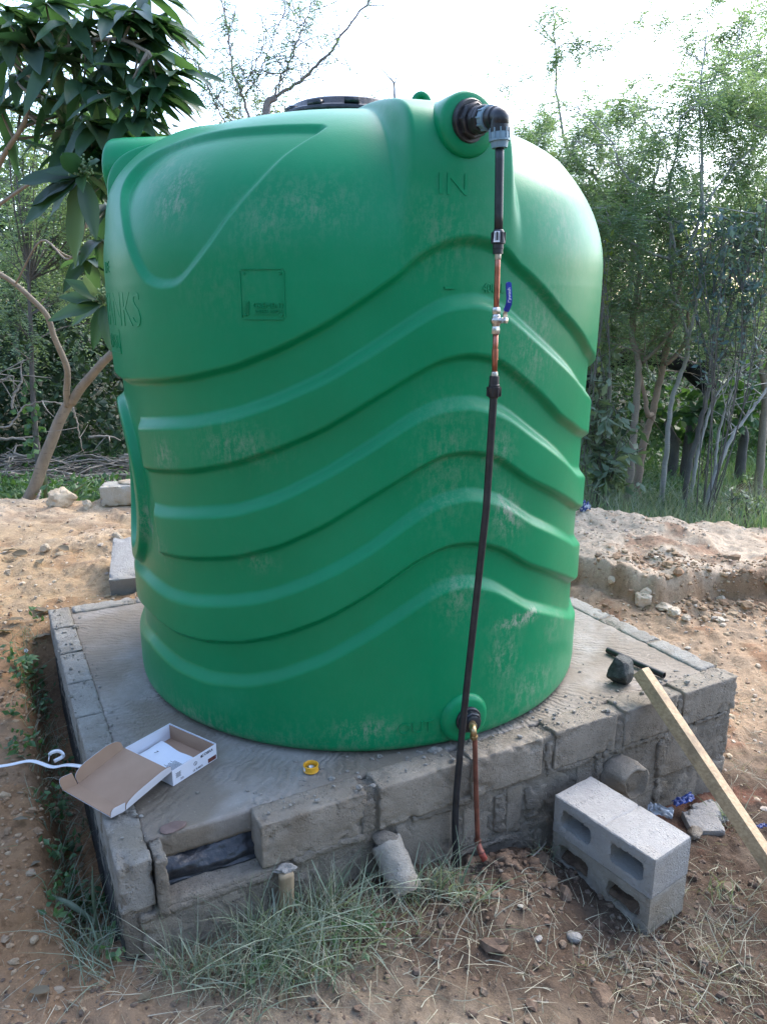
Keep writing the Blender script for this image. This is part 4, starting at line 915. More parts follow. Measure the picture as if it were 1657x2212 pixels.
lo = lidp.build('lid', M['card'], bx, h0, smooth=False); lidp_b.build('lid_outer_face', M['cardwhite'], lo, h0, smooth=False)
pr = MB()
def flat_text(mb, s_, size, p, u, n, th_=.0004):
    V, F = text_mesh(s_, size); v = np.cross(n, u); mb.add(np.asarray(p) + np.outer(V[:, 0], u) + np.outer(V[:, 1], v) + np.outer(np.where(V[:, 2] > 0, th_, -.0003), n), F)
fn_ = -ex   # the printed side that faces right
uu = ey
def onside(b, z): return Bx(-.0022, b, z) + fn_ * .0006
panel_n = fn_
flat_text(pr, 'COBRA', .0135, onside(.140, .037), uu, panel_n)
pr.build('logo_lettering', M['ink'], bx, onside(.14, .037), smooth=False); pr = MB()
flat_text(pr, '15 7I 0015', .0095, onside(.098, .006), uu, panel_n)
a = np.linspace(0, 2 * np.pi, 25); tube(pr, [onside(.090, .030) + uu * .006 * math.cos(t) + ez * .006 * math.sin(t) for t in a], .0007, 5); box(pr, onside(.090, .030), (.0006, .0014, .008), np.stack([ex, ey, ez], 1))
lathe(pr, [(.005, 0), (.005, .0007)], onside(.116, .041), fn_, 5)
pr.build('printing', M['ink'], bx, onside(.098, .02), smooth=False); pr = MB()
for k in range(5): box(pr, onside(.022, .036 - k * .0035), (.0006, .020 - .004 * (k % 2), .0012), np.stack([ex, ey, ez], 1))
for k in range(2): box(pr, onside(.035, .012 - k * .004), (.0006, .012, .0012), np.stack([ex, ey, ez], 1))
pr.build('printing', M['ink'], bx, onside(.03, .03), smooth=False); pr = MB()
flat_text(pr, 'COBRA', .012, Bx(.05, -.0028, .018), -ex, -ey)
pr.build('printing', M['ink'], bx, Bx(0, .1, .02), smooth=False)
pb = MB(); box(pb, onside(.158, .010), (.0005, .034, .014), np.stack([ex, ey, ez], 1)); pb.build('colour_band', simple('maroon print band', (.10, .02, .02), (.16, .05, .03), 60, .5, bmp=0), bx, Bx(0, .158, .01), smooth=False)
pl_ = MB(); n1 = 22; n2 = 16; U, W_2 = np.meshgrid(np.linspace(.03, BL - .012, n1), np.linspace(.012, BW - .045, n2), indexing='ij')
zz_ = .006 + .004 * fbm(np.stack([U.ravel() * 16, W_2.ravel() * 16, 0 * U.ravel()], -1), 4, 2).reshape(U.shape) + .006 * sstep(U, .12, .2)
pl_.add(np.array([Bx(a, b, c) for a, b, c in zip(U.ravel(), W_2.ravel(), zz_.ravel())]), np.array([[i * n2 + j, (i + 1) * n2 + j, (i + 1) * n2 + j + 1, i * n2 + j + 1] for i in range(n1 - 1) for j in range(n2 - 1)]))
leafl = pl_.build('leaflet', M['paper'], None, Bx(.1, .08, .004)); tag(leafl, 'white printed paper leaflet lying inside the open carton', 'leaflet')
pt = MB()
for k in range(12): box(pt, Bx(.055 + (k % 2) * .004, .035 + k * .0042, .0125), (.07 - .01 * (k % 3), .0010, .0008), np.stack([ex, ey, ez], 1))
pt.build('print_lines', M['ink'], leafl, Bx(.06, .06, .01), smooth=False); pt = MB(); flat_text(pt, '7', .02, Bx(.165, .07, .0165), -ex, ez)
pt.build('numeral', M['ink'], leafl, Bx(.165, .07, .0165), smooth=False)
tp = MB(); tc_ = PZ(672, 1666, zs) + np.array([0, .004, .001])
lathe(tp, [(.0235, 0), (.0240, .001), (.0240, .003), (.0228, .004), (.0228, .017), (.0240, .018), (.0240, .0205), (.0215, .0215), (.0205, .0205), (.0205, .002), (.0208, .0005), (.0235, 0)], tc_, (0, 0, 1), 48)
tape = thing('thread_tape_spool', 'small round yellow plastic tape spool standing on the slab', 'tape spool', tc_)
tp.build('spool', M['yellow'], tape, tc_, sharp=50)
tw = MB(); lathe(tw, [(.006, .004), (.006, .012), (.013, .012), (.013, .004)], tc_, (0, 0, 1), 24); tw.build('tape_roll', M['solder'], tape, tc_)
tl = MB(); n_ = 8; Q = []
for k in range(n_):
    t = R(-78 + 34 * k / (n_ - 1)); 
    for z_ in (.005, .016): Q.append(tc_ + np.array([.0232 * math.sin(t), -.0232 * math.cos(t), z_]))
tl.add(Q, np.array([[2 * k, 2 * k + 1, 2 * k + 3, 2 * k + 2] for k in range(n_ - 1)])); tl.build('sticker', M['white'], tape, tc_)

rk = MB(); rp = PZ(1345, 1484, zs); rp = rp + np.array([.0, .045, .048]); rock(rk, rp, (.118, .11, .118), 19, .14, 18, rotz(.5), 44, 26); tag(rk.build('black_rock', M['darkrock'], None, rp, sharp=20), 'angular black rock on the slab beside the timber end', 'rock')
oc_ = MB(); a1 = PZ(1312, 1404, .004); a2 = PZ(1434, 1460, .004)
a1[2] = .004; a2[2] = .006; mdd = (a1 + a2) / 2 + np.array([-.004, -.004, 0.002])
pth = smooth_path([a1, mdd, a2], 8); tube(oc_, pth, .0125, 20, caps=False); tube(oc_, pth, .0095, 20, caps=False); P_, T_2, U_, W_3 = frames(pth)
for idx in (0, -1):
    a = np.linspace(0, 2 * np.pi, 20, endpoint=False); Vv_ = np.vstack([P_[idx] + r * (np.cos(a)[:, None] * U_[idx] + np.sin(a)[:, None] * W_3[idx]) for r in (.0125, .0095)]); oc_.add(Vv_, np.array([[i, (i + 1) % 20, (i + 1) % 20 + 20, i + 20] for i in range(20)]))
tag(oc_.build('pipe_offcut', M['blackpipe'], None, mdd), 'short black pipe offcut lying on the slab behind the rock', 'pipe offcut')
# stained smear of mortar bag at the slab front left
sm = MB(); sp2 = PZ(640 * .0 + 370, 1790, zs); 
rock(sm, PZ(370, 1788, -.006), (.085, .045, .010), 4, .5, 6, rotz(.55)); tag(sm.build('brown_scrap', simple('brown clay scrap', (.13, .085, .07), (.18, .125, .105), 30, .8), None, PZ(370, 1788, 0)), 'flat brown clay scrap on the slab near the missing block', 'scrap')

# timber leaning on the plinth edge
Tt = np.array([.955, 2.632, .050]); Tb = np.array([1.50, 1.765, -.745]); d_ = Tt - Tb; d_ /= np.linalg.norm(d_)
Tt = PZ(1383, 1449, .105); Tl = PZ(1735, 1975, -.44); d_ = norm(Tt - Tl); LT = 1.35
up0 = np.array([0, 0, 1.]) - d_ * d_[2]; up0 /= np.linalg.norm(up0); sdv = np.cross(up0, d_)
ang = R(-14); u2 = up0 * math.cos(ang) + sdv * math.sin(ang); s2 = np.cross(u2, d_)
tm = MB(); rough_box(tm, Tt - d_ * LT / 2, (LT, .050, .046), np.stack([d_, s2, u2], 1), rad=.002, amp=.0006, res=.012, freq=30, seed=3)
tob = tm.build('timber_batten', M['timber'], None, Tt - d_ * LT / 2, sharp=30)
tag(tob, 'long sawn pine batten leaning on the right corner of the plinth', 'timber')
Mo = np.stack([d_, s2, u2], 1)

# ---------------------------------------------------------------- hollow blocks in front
def hollow_block(name, ctr, Mx, label, mat, seed, fill=False):
    """cored block lying on its side: length along x, cores run along y, thickness along z"""
    L, Wd, Th = .392, .185, .140; n = 1
    cores = [(-.100, .128), (.100, .128)]; hz = .072
    # outline of the holed face as polygons with crumbly core edges
    g = np.random.default_rng(seed); rt = thing(name, label, 'hollow block', ctr, 'hollow blocks stacked in front of the plinth')
    mb = MB()
    def rr_loop(cx, w_, h_, r, k=9):
        out = []
        for qx, qz, a0 in ((1, 1, 0), (-1, 1, 90), (-1, -1, 180), (1, -1, 270)):
            for a in np.linspace(a0, a0 + 90, k): out.append((cx + qx * (w_ / 2 - r) + r * math.cos(R(a)), qz * (h_ / 2 - r) + r * math.sin(R(a))))
        return np.array(out)
    # build as a fine voxel-free lattice: face grid with cells inside a core removed, walls extruded
    nx, nz, ny = 131, 47, 22; xs = np.linspace(-L / 2, L / 2, nx + 1); zs2 = np.linspace(-Th / 2, Th / 2, nz + 1)
    def sdf(x, z):
        d = np.full(np.shape(x), 9.)
        for cx, w_ in cores:
            r = .020; qx = np.abs(x - cx) - (w_ / 2 - r); qz = np.abs(z) - (hz / 2 - r)
            d = np.minimum(d, np.hypot(np.maximum(qx, 0), np.maximum(qz, 0)) + np.minimum(np.maximum(qx, qz), 0) - r)
        return d
    # front and back faces: project boundary vertices onto the hole outline
    X, Z2 = np.meshgrid(xs, zs2, indexing='ij'); e = 1e-4
    for side_ in (-1, 1):
        Xp, Zp = X.copy(), Z2.copy(); rag = .006 * fbm(np.stack([X.ravel() * 70, Z2.ravel() * 70, 0 * X.ravel() + side_], -1), seed, 3).reshape(X.shape)
        for _ in range(3):
            D = sdf(Xp, Zp) - rag; gxn = (sdf(Xp + e, Zp) - sdf(Xp - e, Zp)) / (2 * e); gzn = (sdf(Xp, Zp + e) - sdf(Xp, Zp - e)) / (2 * e)
            near = np.abs(D) < .0023; Xp = np.where(near, Xp - D * gxn, Xp); Zp = np.where(near, Zp - D * gzn, Zp)
        D = sdf(X, Z2) - rag
        keep = ~((D[:-1, :-1] < -.0015) & (D[1:, :-1] < -.0015) & (D[1:, 1:] < -.0015) & (D[:-1, 1:] < -.0015))
        Yp = side_ * (Wd / 2 - .0022 * np.exp(-np.clip(D, 0, 1) / .004) - .004 * sstep(np.maximum(np.abs(X) / (L / 2), np.abs(Z2) / (Th / 2) * 1.0), .97, 1.0))
        Yp = Yp + .0016 * fbm(np.stack([X.ravel() * 60, Z2.ravel() * 60, 0 * X.ravel() + side_], -1), seed + 3, 3).reshape(X.shape)
        if side_ > 0: keep = np.ones_like(keep); Xp, Zp = X, Z2
        V = np.stack([Xp, Yp, Zp], -1).reshape(-1, 3); ii, jj = np.nonzero(keep); a = ii * (nz + 1) + jj; Fq = np.stack([a, a + nz + 1, a + nz + 2, a + 1], -1)
        mb.add(V, Fq if side_ < 0 else Fq[:, ::-1])
    # outer skin
    peri = [(-L / 2, -Th / 2), (L / 2, -Th / 2), (L / 2, Th / 2), (-L / 2, Th / 2)]; pts = []
    for (x0, z0), (x1, z1) in zip(peri, peri[1:] + peri[:1]):
        m_ = nx if z0 == z1 else nz
        for k in range(m_): pts.append((x0 + (x1 - x0) * k / m_, z0 + (z1 - z0) * k / m_))
    pts = np.array(pts); ysl = np.linspace(-Wd / 2 + .003, Wd / 2 - .003, ny + 1); m_ = len(pts)
    cor = 1 - .012 * sstep(np.minimum(L / 2 - np.abs(pts[:, 0]), Th / 2 - np.abs(pts[:, 1])) + np.maximum(L / 2 - np.abs(pts[:, 0]), Th / 2 - np.abs(pts[:, 1])), .008, 0)
    V = np.array([[p[0] * c, y, p[1] * c] for y in ysl for p, c in zip(pts, cor)]); V += norm(V * [0.2, 0, 1]) * (.0014 * fbm(V * 55, seed, 3))[:, None]
    V[:, 2] -= .004 * np.exp(-((V[:, 0] - .005 - .004 * np.sin(V[:, 1] * 40)) / .0035) ** 2) * np.sign(V[:, 2])
    i_ = np.arange(ny)[:, None] * m_; j_ = np.arange(m_)[None]; k_ = (j_ + 1) % m_
    mb.add(V, np.stack([i_ + j_, i_ + j_ + m_, i_ + k_ + m_, i_ + k_], -1).reshape(-1, 4)[:, ::-1])
    for cx, w_ in cores:
        lp = rr_loop(cx, w_, hz, .020, 14); m2 = len(lp); V = np.array([[cx + (x - cx) * (1 - .06 * (y / Wd + .5)), y, z * (1 - .06 * (y / Wd + .5))] for y in ysl * 1.01 for x, z in lp]); V[:, 1] = np.minimum(V[:, 1], Wd / 2 - .030); V += .0015 * fbm(V * 60, seed + 8, 3)[:, None]
        j2 = np.arange(m2)[None]; k2 = (j2 + 1) % m2; i2_ = np.arange(ny)[:, None] * m2
        mb.add(V, np.stack([i2_ + j2, i2_ + k2, i2_ + k2 + m2, i2_ + j2 + m2], -1).reshape(-1, 4)[:, ::-1])
        mb.add([[cx - w_ * .5, Wd / 2 - .032, -hz * .5], [cx + w_ * .5, Wd / 2 - .032, -hz * .5], [cx + w_ * .5, Wd / 2 - .032, hz * .5], [cx - w_ * .5, Wd / 2 - .032, hz * .5]], np.array([[0, 1, 2, 3]]))
    for k in range(len(mb.v)): mb.v[k] = mb.v[k] @ Mx.T + ctr
    mb.build('shell', mat, rt, ctr, sharp=45)
    if fill:
        fb = MB()
        for cx, w_ in cores:
            g2x, g2y = np.meshgrid(np.linspace(-.5, .5, 26), np.linspace(0, 1, 34), indexing='ij'); xx = cx + g2x * w_ * .98; y2 = -Wd / 2 + .012 + g2y * .165
            z2 = -hz / 2 + .008 + .050 * g2y ** .6 + .010 * fbm(np.stack([xx.ravel() * 40, y2.ravel() * 40, 0 * xx.ravel()], -1), seed + 4, 4).reshape(xx.shape)
            V = np.stack([xx, y2, z2], -1).reshape(-1, 3) @ Mx.T + ctr; fb.add(V, np.array([[i * 34 + j, (i + 1) * 34 + j, (i + 1) * 34 + j + 1, i * 34 + j + 1] for i in range(25) for j in range(33)]))
        fb.build('soil_fill', M['soilclod'], rt, ctr)
    return rt
pa_ = PZ(1197, 1716, -.192); pb_ = PZ(1415, 1860, -.192); axx = pb_ - pa_; axx[2] = 0; axx /= np.linalg.norm(axx); ayy = np.array([-axx[1], axx[0], 0.])
if ayy[1] < 0: ayy = -ayy
Mx1 = np.stack([axx, ayy, [0, 0, 1.]], 1)
ctrT = (pa_ + pb_) / 2 + ayy * .0925; ctrT[2] = -.192 - .070
ctrB = ctrT + np.array([0, 0, -.142]) - axx * .004 + ayy * .006
hollow_block('hollow_block', ctrT, Mx1, 'upper of the two hollow concrete blocks stacked beside the plinth, clean pale grey', M['hollow'], 3)
hollow_block('hollow_block', ctrB, Mx1 @ rotz(R(-.8)), 'lower of the two stacked hollow concrete blocks, cores filled with soil', M['hollow_low'], 9, True)

# concrete core leaning on the front wall, timber peg, broken chunks, wrappers
def rough_cyl(name, a, b, r0, r1, mat, label, cat, seed, amp=.004):
    a = np.asarray(a); b = np.asarray(b); L = np.linalg.norm(b - a); n = 22; mb = MB()
    prof = [(.0005, 0), (r0 * .5, 0), (r0 * .93, .001), (r0, .008)] + [(r0 + (r1 - r0) * t, .008 + (L - .016) * t) for t in np.linspace(0, 1, n)][1:] + [(r1 * .93, L), (r1 * .5, L), (.0005, L)]
    lathe(mb, prof, a, b - a, 36)
    for k in range(len(mb.v)): mb.v[k] = mb.v[k] + fbm(mb.v[k] * 30 + seed, seed, 4)[:, None] * amp * norm(mb.v[k] - (a + b) / 2) * 2 + .0 
    return tag(mb.build(name, mat, None, (a + b) / 2, sharp=40), label, cat)
ca_ = LP(.775, -.005, -.195); cb_ = PZ(880, 1925, -.315)
rough_cyl('concrete_core', ca_, cb_, .050, .047, M['hollow_low'], 'pale concrete cylinder leaning from the wall into the grass', 'concrete lump', 4)
cap = MB(); rock(cap, ca_ + np.array([.0, -.012, .018]), (.085, .06, .045), 8, .5, 6); tag(cap.build('mortar_lump', M['mortar'], None, ca_, sharp=30), 'crumbly mortar lump on top of the leaning concrete cylinder', 'mortar lump')
pg = MB(); rough_box(pg, LP(.445, -.032, -.255), (.042, .02, .19), RM @ rotx(R(4)), rad=.003, amp=.001, seed=4); tag(pg.build('timber_peg', simple('weathered pine peg', (.24, .18, .11), (.36, .28, .18), 20, .8, bmp=.5, bscale=90), None, LP(.445, -.03, -.25)), 'short upright timber peg standing against the front wall', 'timber peg')
pm_ = MB(); rock(pm_, LP(.450, -.022, -.160), (.062, .045, .030), 12, 1.6, 9); tag(pm_.build('mortar_lump', M['drygrey'], None, LP(.445, -.03, -.15), sharp=30), 'grey mortar lump sitting on the timber peg', 'mortar lump')
for px, py_, z, sz, sdn, lab, mt in [(1518, 1765, -.46, (.15, .13, .055), 21, 'flat grey concrete chunk by the right end of the wall', 'drygrey'), (1535, 1735, -.44, (.14, .11, .06), 22, 'grey concrete chunk resting against the wall corner', 'drygrey'), (1500, 1800, -.48, (.09, .06, .035), 23, 'small brown concrete chip in front of the chunks', 'mortar'),
                                (1452, 1835, -.46, (.045, .03, .05), 24, 'small upright stone between the hollow blocks and the timber', 'drygrey'), (1400 - 160, 2100 - 60, -.43, (.05, .04, .03), 25, 'small grey stone in the brown soil left of the blocks', 'drygrey'), (1190, 1915, -.38, (.075, .04, .03), 26, 'reddish clod on the soil left of the hollow blocks', 'soilclod'),
                                (1295, 2178, -.44, (.10, .07, .035), 27, 'rusty brown clod at the bottom of the picture', 'soilclod'), (1122, 2010, -.42, (.022, .016, .014), 28, 'little pale pebble on brown soil under the grass', 'creamblock'), (1160, 2075, -.44, (.03, .02, .015), 29, 'grey pebble beside the pale straw, low centre', 'drygrey'),
                                (925, 1900, -.34, (.07, .05, .03), 30, 'brown clod right of the leaning cylinder', 'soilclod')]:
    p = PZ(px, py_, z); p[2] = gz(p[0], p[1]) + sz[2] * .25; mb = MB(); (rough_box(mb, p, np.array(sz) * .85, rotz(sdn * .3) @ rotx(.15), rad=.008, amp=.005, res=.008, seed=sdn, chip=.03) if sdn in (21, 22) else rock(mb, p, sz, sdn, .35, 13, rotz(sdn))); tag(mb.build('stone', M[mt], None, p, sharp=26), lab, 'stone')
def crumple(name, p, sz, mat, label, cat, seed, M_=np.eye(3)):
    n1, n2 = 26, 18; U, W2 = np.meshgrid(np.linspace(-.5, .5, n1), np.linspace(-.5, .5, n2), indexing='ij'); q = np.stack([U.ravel() * 5, W2.ravel() * 4, 0 * U.ravel()], -1)
    z = np.abs(vnoise(q, seed)) * .6 + .4 * vnoise(q * 2.3, seed + 1); V = np.stack([U.ravel() * sz[0], W2.ravel() * sz[1] + .15 * sz[1] * vnoise(q, seed + 2), z * sz[2]], -1) @ M_.T + p
    mb = MB(); mb.add(V, np.array([[i * n2 + j, (i + 1) * n2 + j, (i + 1) * n2 + j + 1, i * n2 + j + 1] for i in range(n1 - 1) for j in range(n2 - 1)])); return tag(mb.build(name, mat, None, p), label, cat)
p = PZ(1475, 1738, -.45); crumple('blue_wrapper', p + [0, 0, .02], (.11, .03, .018), M['bluewrap'], 'crumpled blue wrapper lying along the foot of the wall', 'wrapper', 5, rotz(.55) @ rotx(.5))
p = PZ(1425, 1762, -.46); crumple('plastic_film', p + [0, 0, .02], (.09, .04, .03), M['clearwrap'], 'cloudy clear plastic film behind the hollow blocks', 'plastic film', 6, rotz(-.5) @ rotx(.6))
p = PZ(1640, 1792, -.46); crumple('blue_wrapper', p + [0, 0, .012], (.06, .015, .012), M['bluewrap'], 'thin blue plastic scrap on the soil behind the timber', 'wrapper', 7, rotz(.4))
p = PZ(1257, 1124, -.15); p[2] = gz(p[0], p[1]) + .02; crumple('blue_rag', p, (.10, .08, .06), simple('blue and white rag', (.02, .05, .2), (.5, .5, .55), 40, .8, stops=(.45, .55)), 'crumpled blue and white rag on the far mound beside the tank', 'rag', 8, rotx(.6))
# solid blocks behind the plinth on the left
bb = MB(); cA = PZ(250, 1222, .06); cA = cA + np.array([.03, .12, -.05]); rough_box(bb, cA, (.175, .40, .14), rotz(R(14)) @ rotx(R(17)), rad=.007, amp=.002, res=.012, seed=31, chip=.008)
tag(bb.build('solid_block', M['hollow'], None, cA, sharp=50), 'pale grey solid block tilted against the slab rear left corner', 'concrete block')
cB = PZ(262, 1092, .03) + np.array([.02, .10, .07]); b2 = MB(); rough_box(b2, cB, (.34, .19, .14), rotz(R(8)) @ roty(R(-2)), rad=.010, amp=.003, res=.012, seed=32, chip=.02)
tag(b2.build('solid_block', M['creamblock'], None, cB, sharp=50), 'cream block with clay on top, sitting on the left mound crest', 'concrete block')
b3 = MB(); rock(b3, cB + np.array([.05, .0, .072]), (.22, .12, .05), 17, .8, 4); tag(b3.build('clay_lump', M['palerock'], None, cB + [.05, 0, .07]), 'yellowish clay lump stuck on top of the cream block', 'clay lump')
def stones(lst, group):
    for px, py_, yy_, sz, sdn, lab, mt in lst:
        d = _ray(px, py_); best = None
        for tt in np.arange(1.5, 9, .01):
            q = d * tt; 
            if q[2] + CAM_Z < gz(q[0], q[1]): best = q; break
        p = np.array([best[0], best[1], gz(best[0], best[1]) + sz[2] * .28]); mb = MB(); rock(mb, p, sz, sdn, .75, 14, rotz(sdn), 40, 24); o = tag(mb.build('stone', M[mt], None, p, sharp=24), lab, 'stone', group)
stones([(1387, 1306, 0, (.13, .10, .09), 41, 'largest cream stone at the foot of the right bank', 'palerock'), (1455, 1328, 0, (.10, .08, .07), 42, 'cream stone right of the largest one under the bank', 'palerock'), (1432, 1318, 0, (.14, .09, .05), 43, 'broad flat clay stone between two cream stones', 'palerock'),
        (1393, 1290, 0, (.09, .06, .07), 44, 'pale stone wedged against the bank above the largest stone', 'palerock'), (1555, 1300, 0, (.07, .06, .05), 45, 'round stone at the bank foot toward the right edge', 'palerock'), (1320, 1262, 0, (.06, .05, .05), 46, 'small pale stone at the bank foot near the tank', 'palerock'),
        (1480, 1340, 0, (.06, .05, .04), 47, 'small cream stone right of the stone row', 'palerock'), (1400, 1100, 0, (.07, .05, .04), 40, 'grey pebble on top of the right mound', 'drygrey')], 'stones at the foot of the right bank')
stones([(135, 1092, 0, (.22, .15, .17), 48, 'big cream clay boulder on the left mound crest', 'palerock'), (190, 1098, 0, (.10, .08, .08), 49, 'cream lump between the boulder and the cream block', 'palerock'), (255, 1165, 0, (.08, .06, .05), 50, 'small cream stones heap left of the tank', 'palerock'),
        (100, 1190, 0, (.07, .06, .05), 51, 'cream stone on the middle of the left slope', 'palerock'), (20, 1240, 0, (.05, .04, .04), 52, 'pale stone at the left picture edge', 'palerock')], 'stones on the left mound')
# white strap
sx = MB(); w0 = [PZ(-40, 1672, -.14), PZ(20, 1664, -.13), PZ(70, 1655, -.12), PZ(115, 1668, -.10), PZ(150, 1664, -.07), PZ(205, 1672, -.01)]
ribbon(sx, smooth_path([p + [0, 0, .02] for p in w0], 6), (.3, 1, .25), .013, .0008)
w1 = [PZ(108, 1662, -.10), PZ(112, 1645, -.08), PZ(130, 1640, -.06), PZ(140, 1650, -.07), PZ(120, 1662, -.09)]
ribbon(sx, smooth_path([p + [0, 0, .03] for p in w1], 6), (.2, .3, 1), .012, .0012)
tag(sx.build('packing_strap', M['strap'], None, w0[2]), 'white packing strap with a loop trailing left of the carton', 'strap')
# ---------------------------------------------------------------- vegetation
def c5(x, y): return (1956 + x / 1.50636) * .54221, (1000 + y / 1.50636) * .54221
def c3(x, y): return (1956 + x / 1.50636) * .54221, (0 + y / 1.50636) * .54221
def ct(x, y): return (700 + x / 1.657) * .54221, (y / 1.657) * .54221
def cl(x, y): return (x / 2.959) * .54221, (1400 + y / 2.959) * .54221
def trace(pts, conv, Ys, base_to_ground=True):
    P = [PY(*conv(*p), yy) for p, yy in zip(pts, np.linspace(Ys[0], Ys[1], len(pts)))]
    if base_to_ground:
        q = P[0].copy(); q[2] = gz(q[0], q[1]) - .04; P = [q] + P if P[0][2] > q[2] + .03 else [q] + P[1:]
    return smooth_path(P, 6)
def wobble(P, g, a): P = P.copy(); n = len(P); P[1:-1] += g.normal(size=(n - 2, 3)) * a; return P
def branch(tb, a, b, r0, r1, g, lift=.15, sides=5, n=7):
    a = np.asarray(a); b = np.asarray(b); L = np.linalg.norm(b - a); t = np.linspace(0, 1, n)[:, None]
    mid = (a + b) / 2 + g.normal(size=3) * L * .08 - np.array([0, 0, lift * L])*.0 + np.array([0, 0, -lift * L * .4])
    P = (1 - t) ** 2 * a + 2 * t * (1 - t) * mid + t * t * b; tube(tb, P, np.linspace(r0, r1, n), sides, caps=False); return P
def clump(tb, fb, c, r, g, twigs, per, cards, tw_r=.004, src=None, zs=1.0, up=.3):
    """sub-twigs radiating from a limb end, with leaves set along them"""
    Ps = []; Ds = []
    for _ in range(twigs):
        d = rand_dirs(1, g, up)[0]; e = c + d * r * g.uniform(.5, 1.1) * [1, 1, zs]; s0 = c if src is None else src[g.integers(len(src) // 2, len(src))]
        if tb is not None: P = branch(tb, s0, e, tw_r, tw_r * .35, g, -.1, 4, 5)
        else: P = s0 + (e - s0) * np.linspace(0, 1, 5)[:, None]
        for _ in range(per):
            k = g.uniform(.15, 1) * 3.999; i = int(k); p = P[i] + (P[i + 1] - P[i]) * (k - i); dd = norm(P[-1] - P[0]); q = norm(dd * .5 + rand_dirs(1, g)[0]); Ps.append(p + g.normal(size=3) * .01); Ds.append(q)
    cards(fb, np.array(Ps), np.array(Ds), g)
def c_feather(L=.16, pairs=7, ll=.034, lw=.012, droop=.5):
    return lambda fb, P, D, g: frond_cards(fb, P, D, g, L * g.uniform(.7, 1.3, len(P)), pairs, ll, lw, droop)
def c_leaf(L=.07, W=.035, down=.3):
    def f(fb, P, D, g):
        D = D.copy(); D[:, 2] -= down; N = norm(np.array([0, 0, 1.]) + g.normal(size=D.shape) * .5); k = g.uniform(.7, 1.3, len(P)); leaf_cards(fb, P, D, N, L * k, W * k, .2)
    return f
def tree_thing(name, label, cat, base, tb, fb, bm, fm, group=None, extra=None):
    rt = thing(name, label, cat, base, group)
    if tb is not None and tb.n: tb.build('trunk', bm, rt, base)
    if fb is not None and fb.n: fb.build('crown', fm, rt, base, smooth=False)
    return rt

# right hand stand of slender trees
gR = np.random.default_rng(101)
right = [
 dict(n='feathery_tree', l='slender tree with a forked pinkish brown trunk, centre of the right stand', b='bark_orange', Y=(7.4, 7.2), r=.055, p=[(880, 1390), (915, 1150), (960, 1000), (1000, 830), (1030, 690), (1070, 520), (1100, 330), (1150, 120), (1120, -60)], f=[[(1030, 690), (1130, 600), (1180, 480), (1190, 330), (1290, 80), (1330, -100)], [(940, 1010), (925, 880), (870, 640), (845, 500), (900, 250), (960, 60)]]),
 dict(n='feathery_tree', l='tree with a dark based brown trunk just right of the tank shrub', b='bark_tan', Y=(7.0, 7.1), r=.05, p=[(830, 1340), (855, 1100), (878, 800), (880, 650), (840, 480), (870, 250), (900, 20), (860, -160)], f=[[(880, 690), (960, 620), (1080, 480), (1180, 300)]]),
 dict(n='feathery_tree', l='leaning grey stemmed tree with dark upper branches, right of the forked one', b='bark_dark', Y=(6.9, 7.0), r=.036, p=[(1160, 1470), (1200, 1250), (1260, 1000), (1300, 850), (1330, 680), (1400, 480), (1440, 330), (1550, 90), (1600, -120)], f=[[(1440, 330), (1430, 100), (1440, -100)], [(1320, 720), (1240, 420), (1180, 250)]]),
 dict(n='feathery_tree', l='tan trunked tree at the right edge of the picture', b='bark_tan', Y=(7.8, 7.8), r=.06, p=[(1605, 1400), (1630, 1050), (1645, 830), (1615, 700), (1600, 500), (1640, 250), (1660, 0)], f=[[(1645, 830), (1660, 640), (1700, 400)]]),
 dict(n='bare_sapling', l='pale grey curved stem leaning right, bare, right of the grey stemmed tree', b='bark_pale', Y=(6.7, 7.0), r=.032, p=[(1300, 1470), (1370, 1280), (1450, 1100), (1530, 1000), (1600, 900), (1680, 790)], f=[[(1450, 1100), (1420, 980), (1470, 820), (1500, 700)]]),
 dict(n='bare_sapling', l='thin pale stem rising behind the curved bare one', b='bark_pale', Y=(7.5, 7.6), r=.022, p=[(1340, 1330), (1360, 1120), (1400, 960), (1430, 880), (1480, 760), (1530, 620)], f=[]),
 dict(n='bare_sapling', l='dark footed thin stem forking pale toward the upper right', b='bark_pale', Y=(7.3, 7.5), r=.026, p=[(1210, 1380), (1245, 1200), (1290, 1020), (1330, 900), (1400, 800), (1500, 700), (1640, 640)], f=[[(1310, 960), (1360, 880), (1415, 800), (1430, 600)]]),
 dict(n='feathery_tree', l='pale twiggy tree whose upper branches fan over the right mound', b='bark_pale', Y=(7.1, 6.9), r=.034, p=[(1040, 1320), (1060, 1100), (1080, 900), (1150, 700), (1180, 560), (1130, 350), (1080, 180), (1075, -50), (1110, -200)], f=[[(1165, 620), (1230, 300), (1260, 180), (1450, -100), (1620, -250)], [(1130, 350), (960, 180), (820, -70)], [(1250, 220), (1270, -200), (1250, -600)], [(1110, 60), (1070, -216), (1075, -456), (1115, -606), (1130, -800)], [(1150, 100), (1260, -226), (1320, -326), (1450, -506), (1620, -656)], [(1260, -226), (1265, -606), (1255, -1006), (1300, -1336)], [(1080, -190), (960, -326), (800, -456), (740, -640)], [(1160, -150), (1100, -306), (1050, -556)], [(1100, 60), (930, 0), (740, -130), (690, -260)], [(960, -326), (1000, -520), (1040, -640)], [(1180, 20), (1340, -60), (1560, -180)]]),
 dict(n='feathery_tree', l='feathery tree rising directly behind the right shoulder of the tank', b='bark_pale', Y=(9.0, 8.6), r=.04, p=[(700, 1200), (705, 900), (700, 500), (650, 200), (640, 20), (655, -180), (640, -420)], f=[[(700, 520), (800, 300), (860, 60), (830, -100)], [(650, 200), (560, 0), (480, -200)], [(640, -420), (470, -600), (400, -900), (385, -1200), (375, -1470)]]),
]
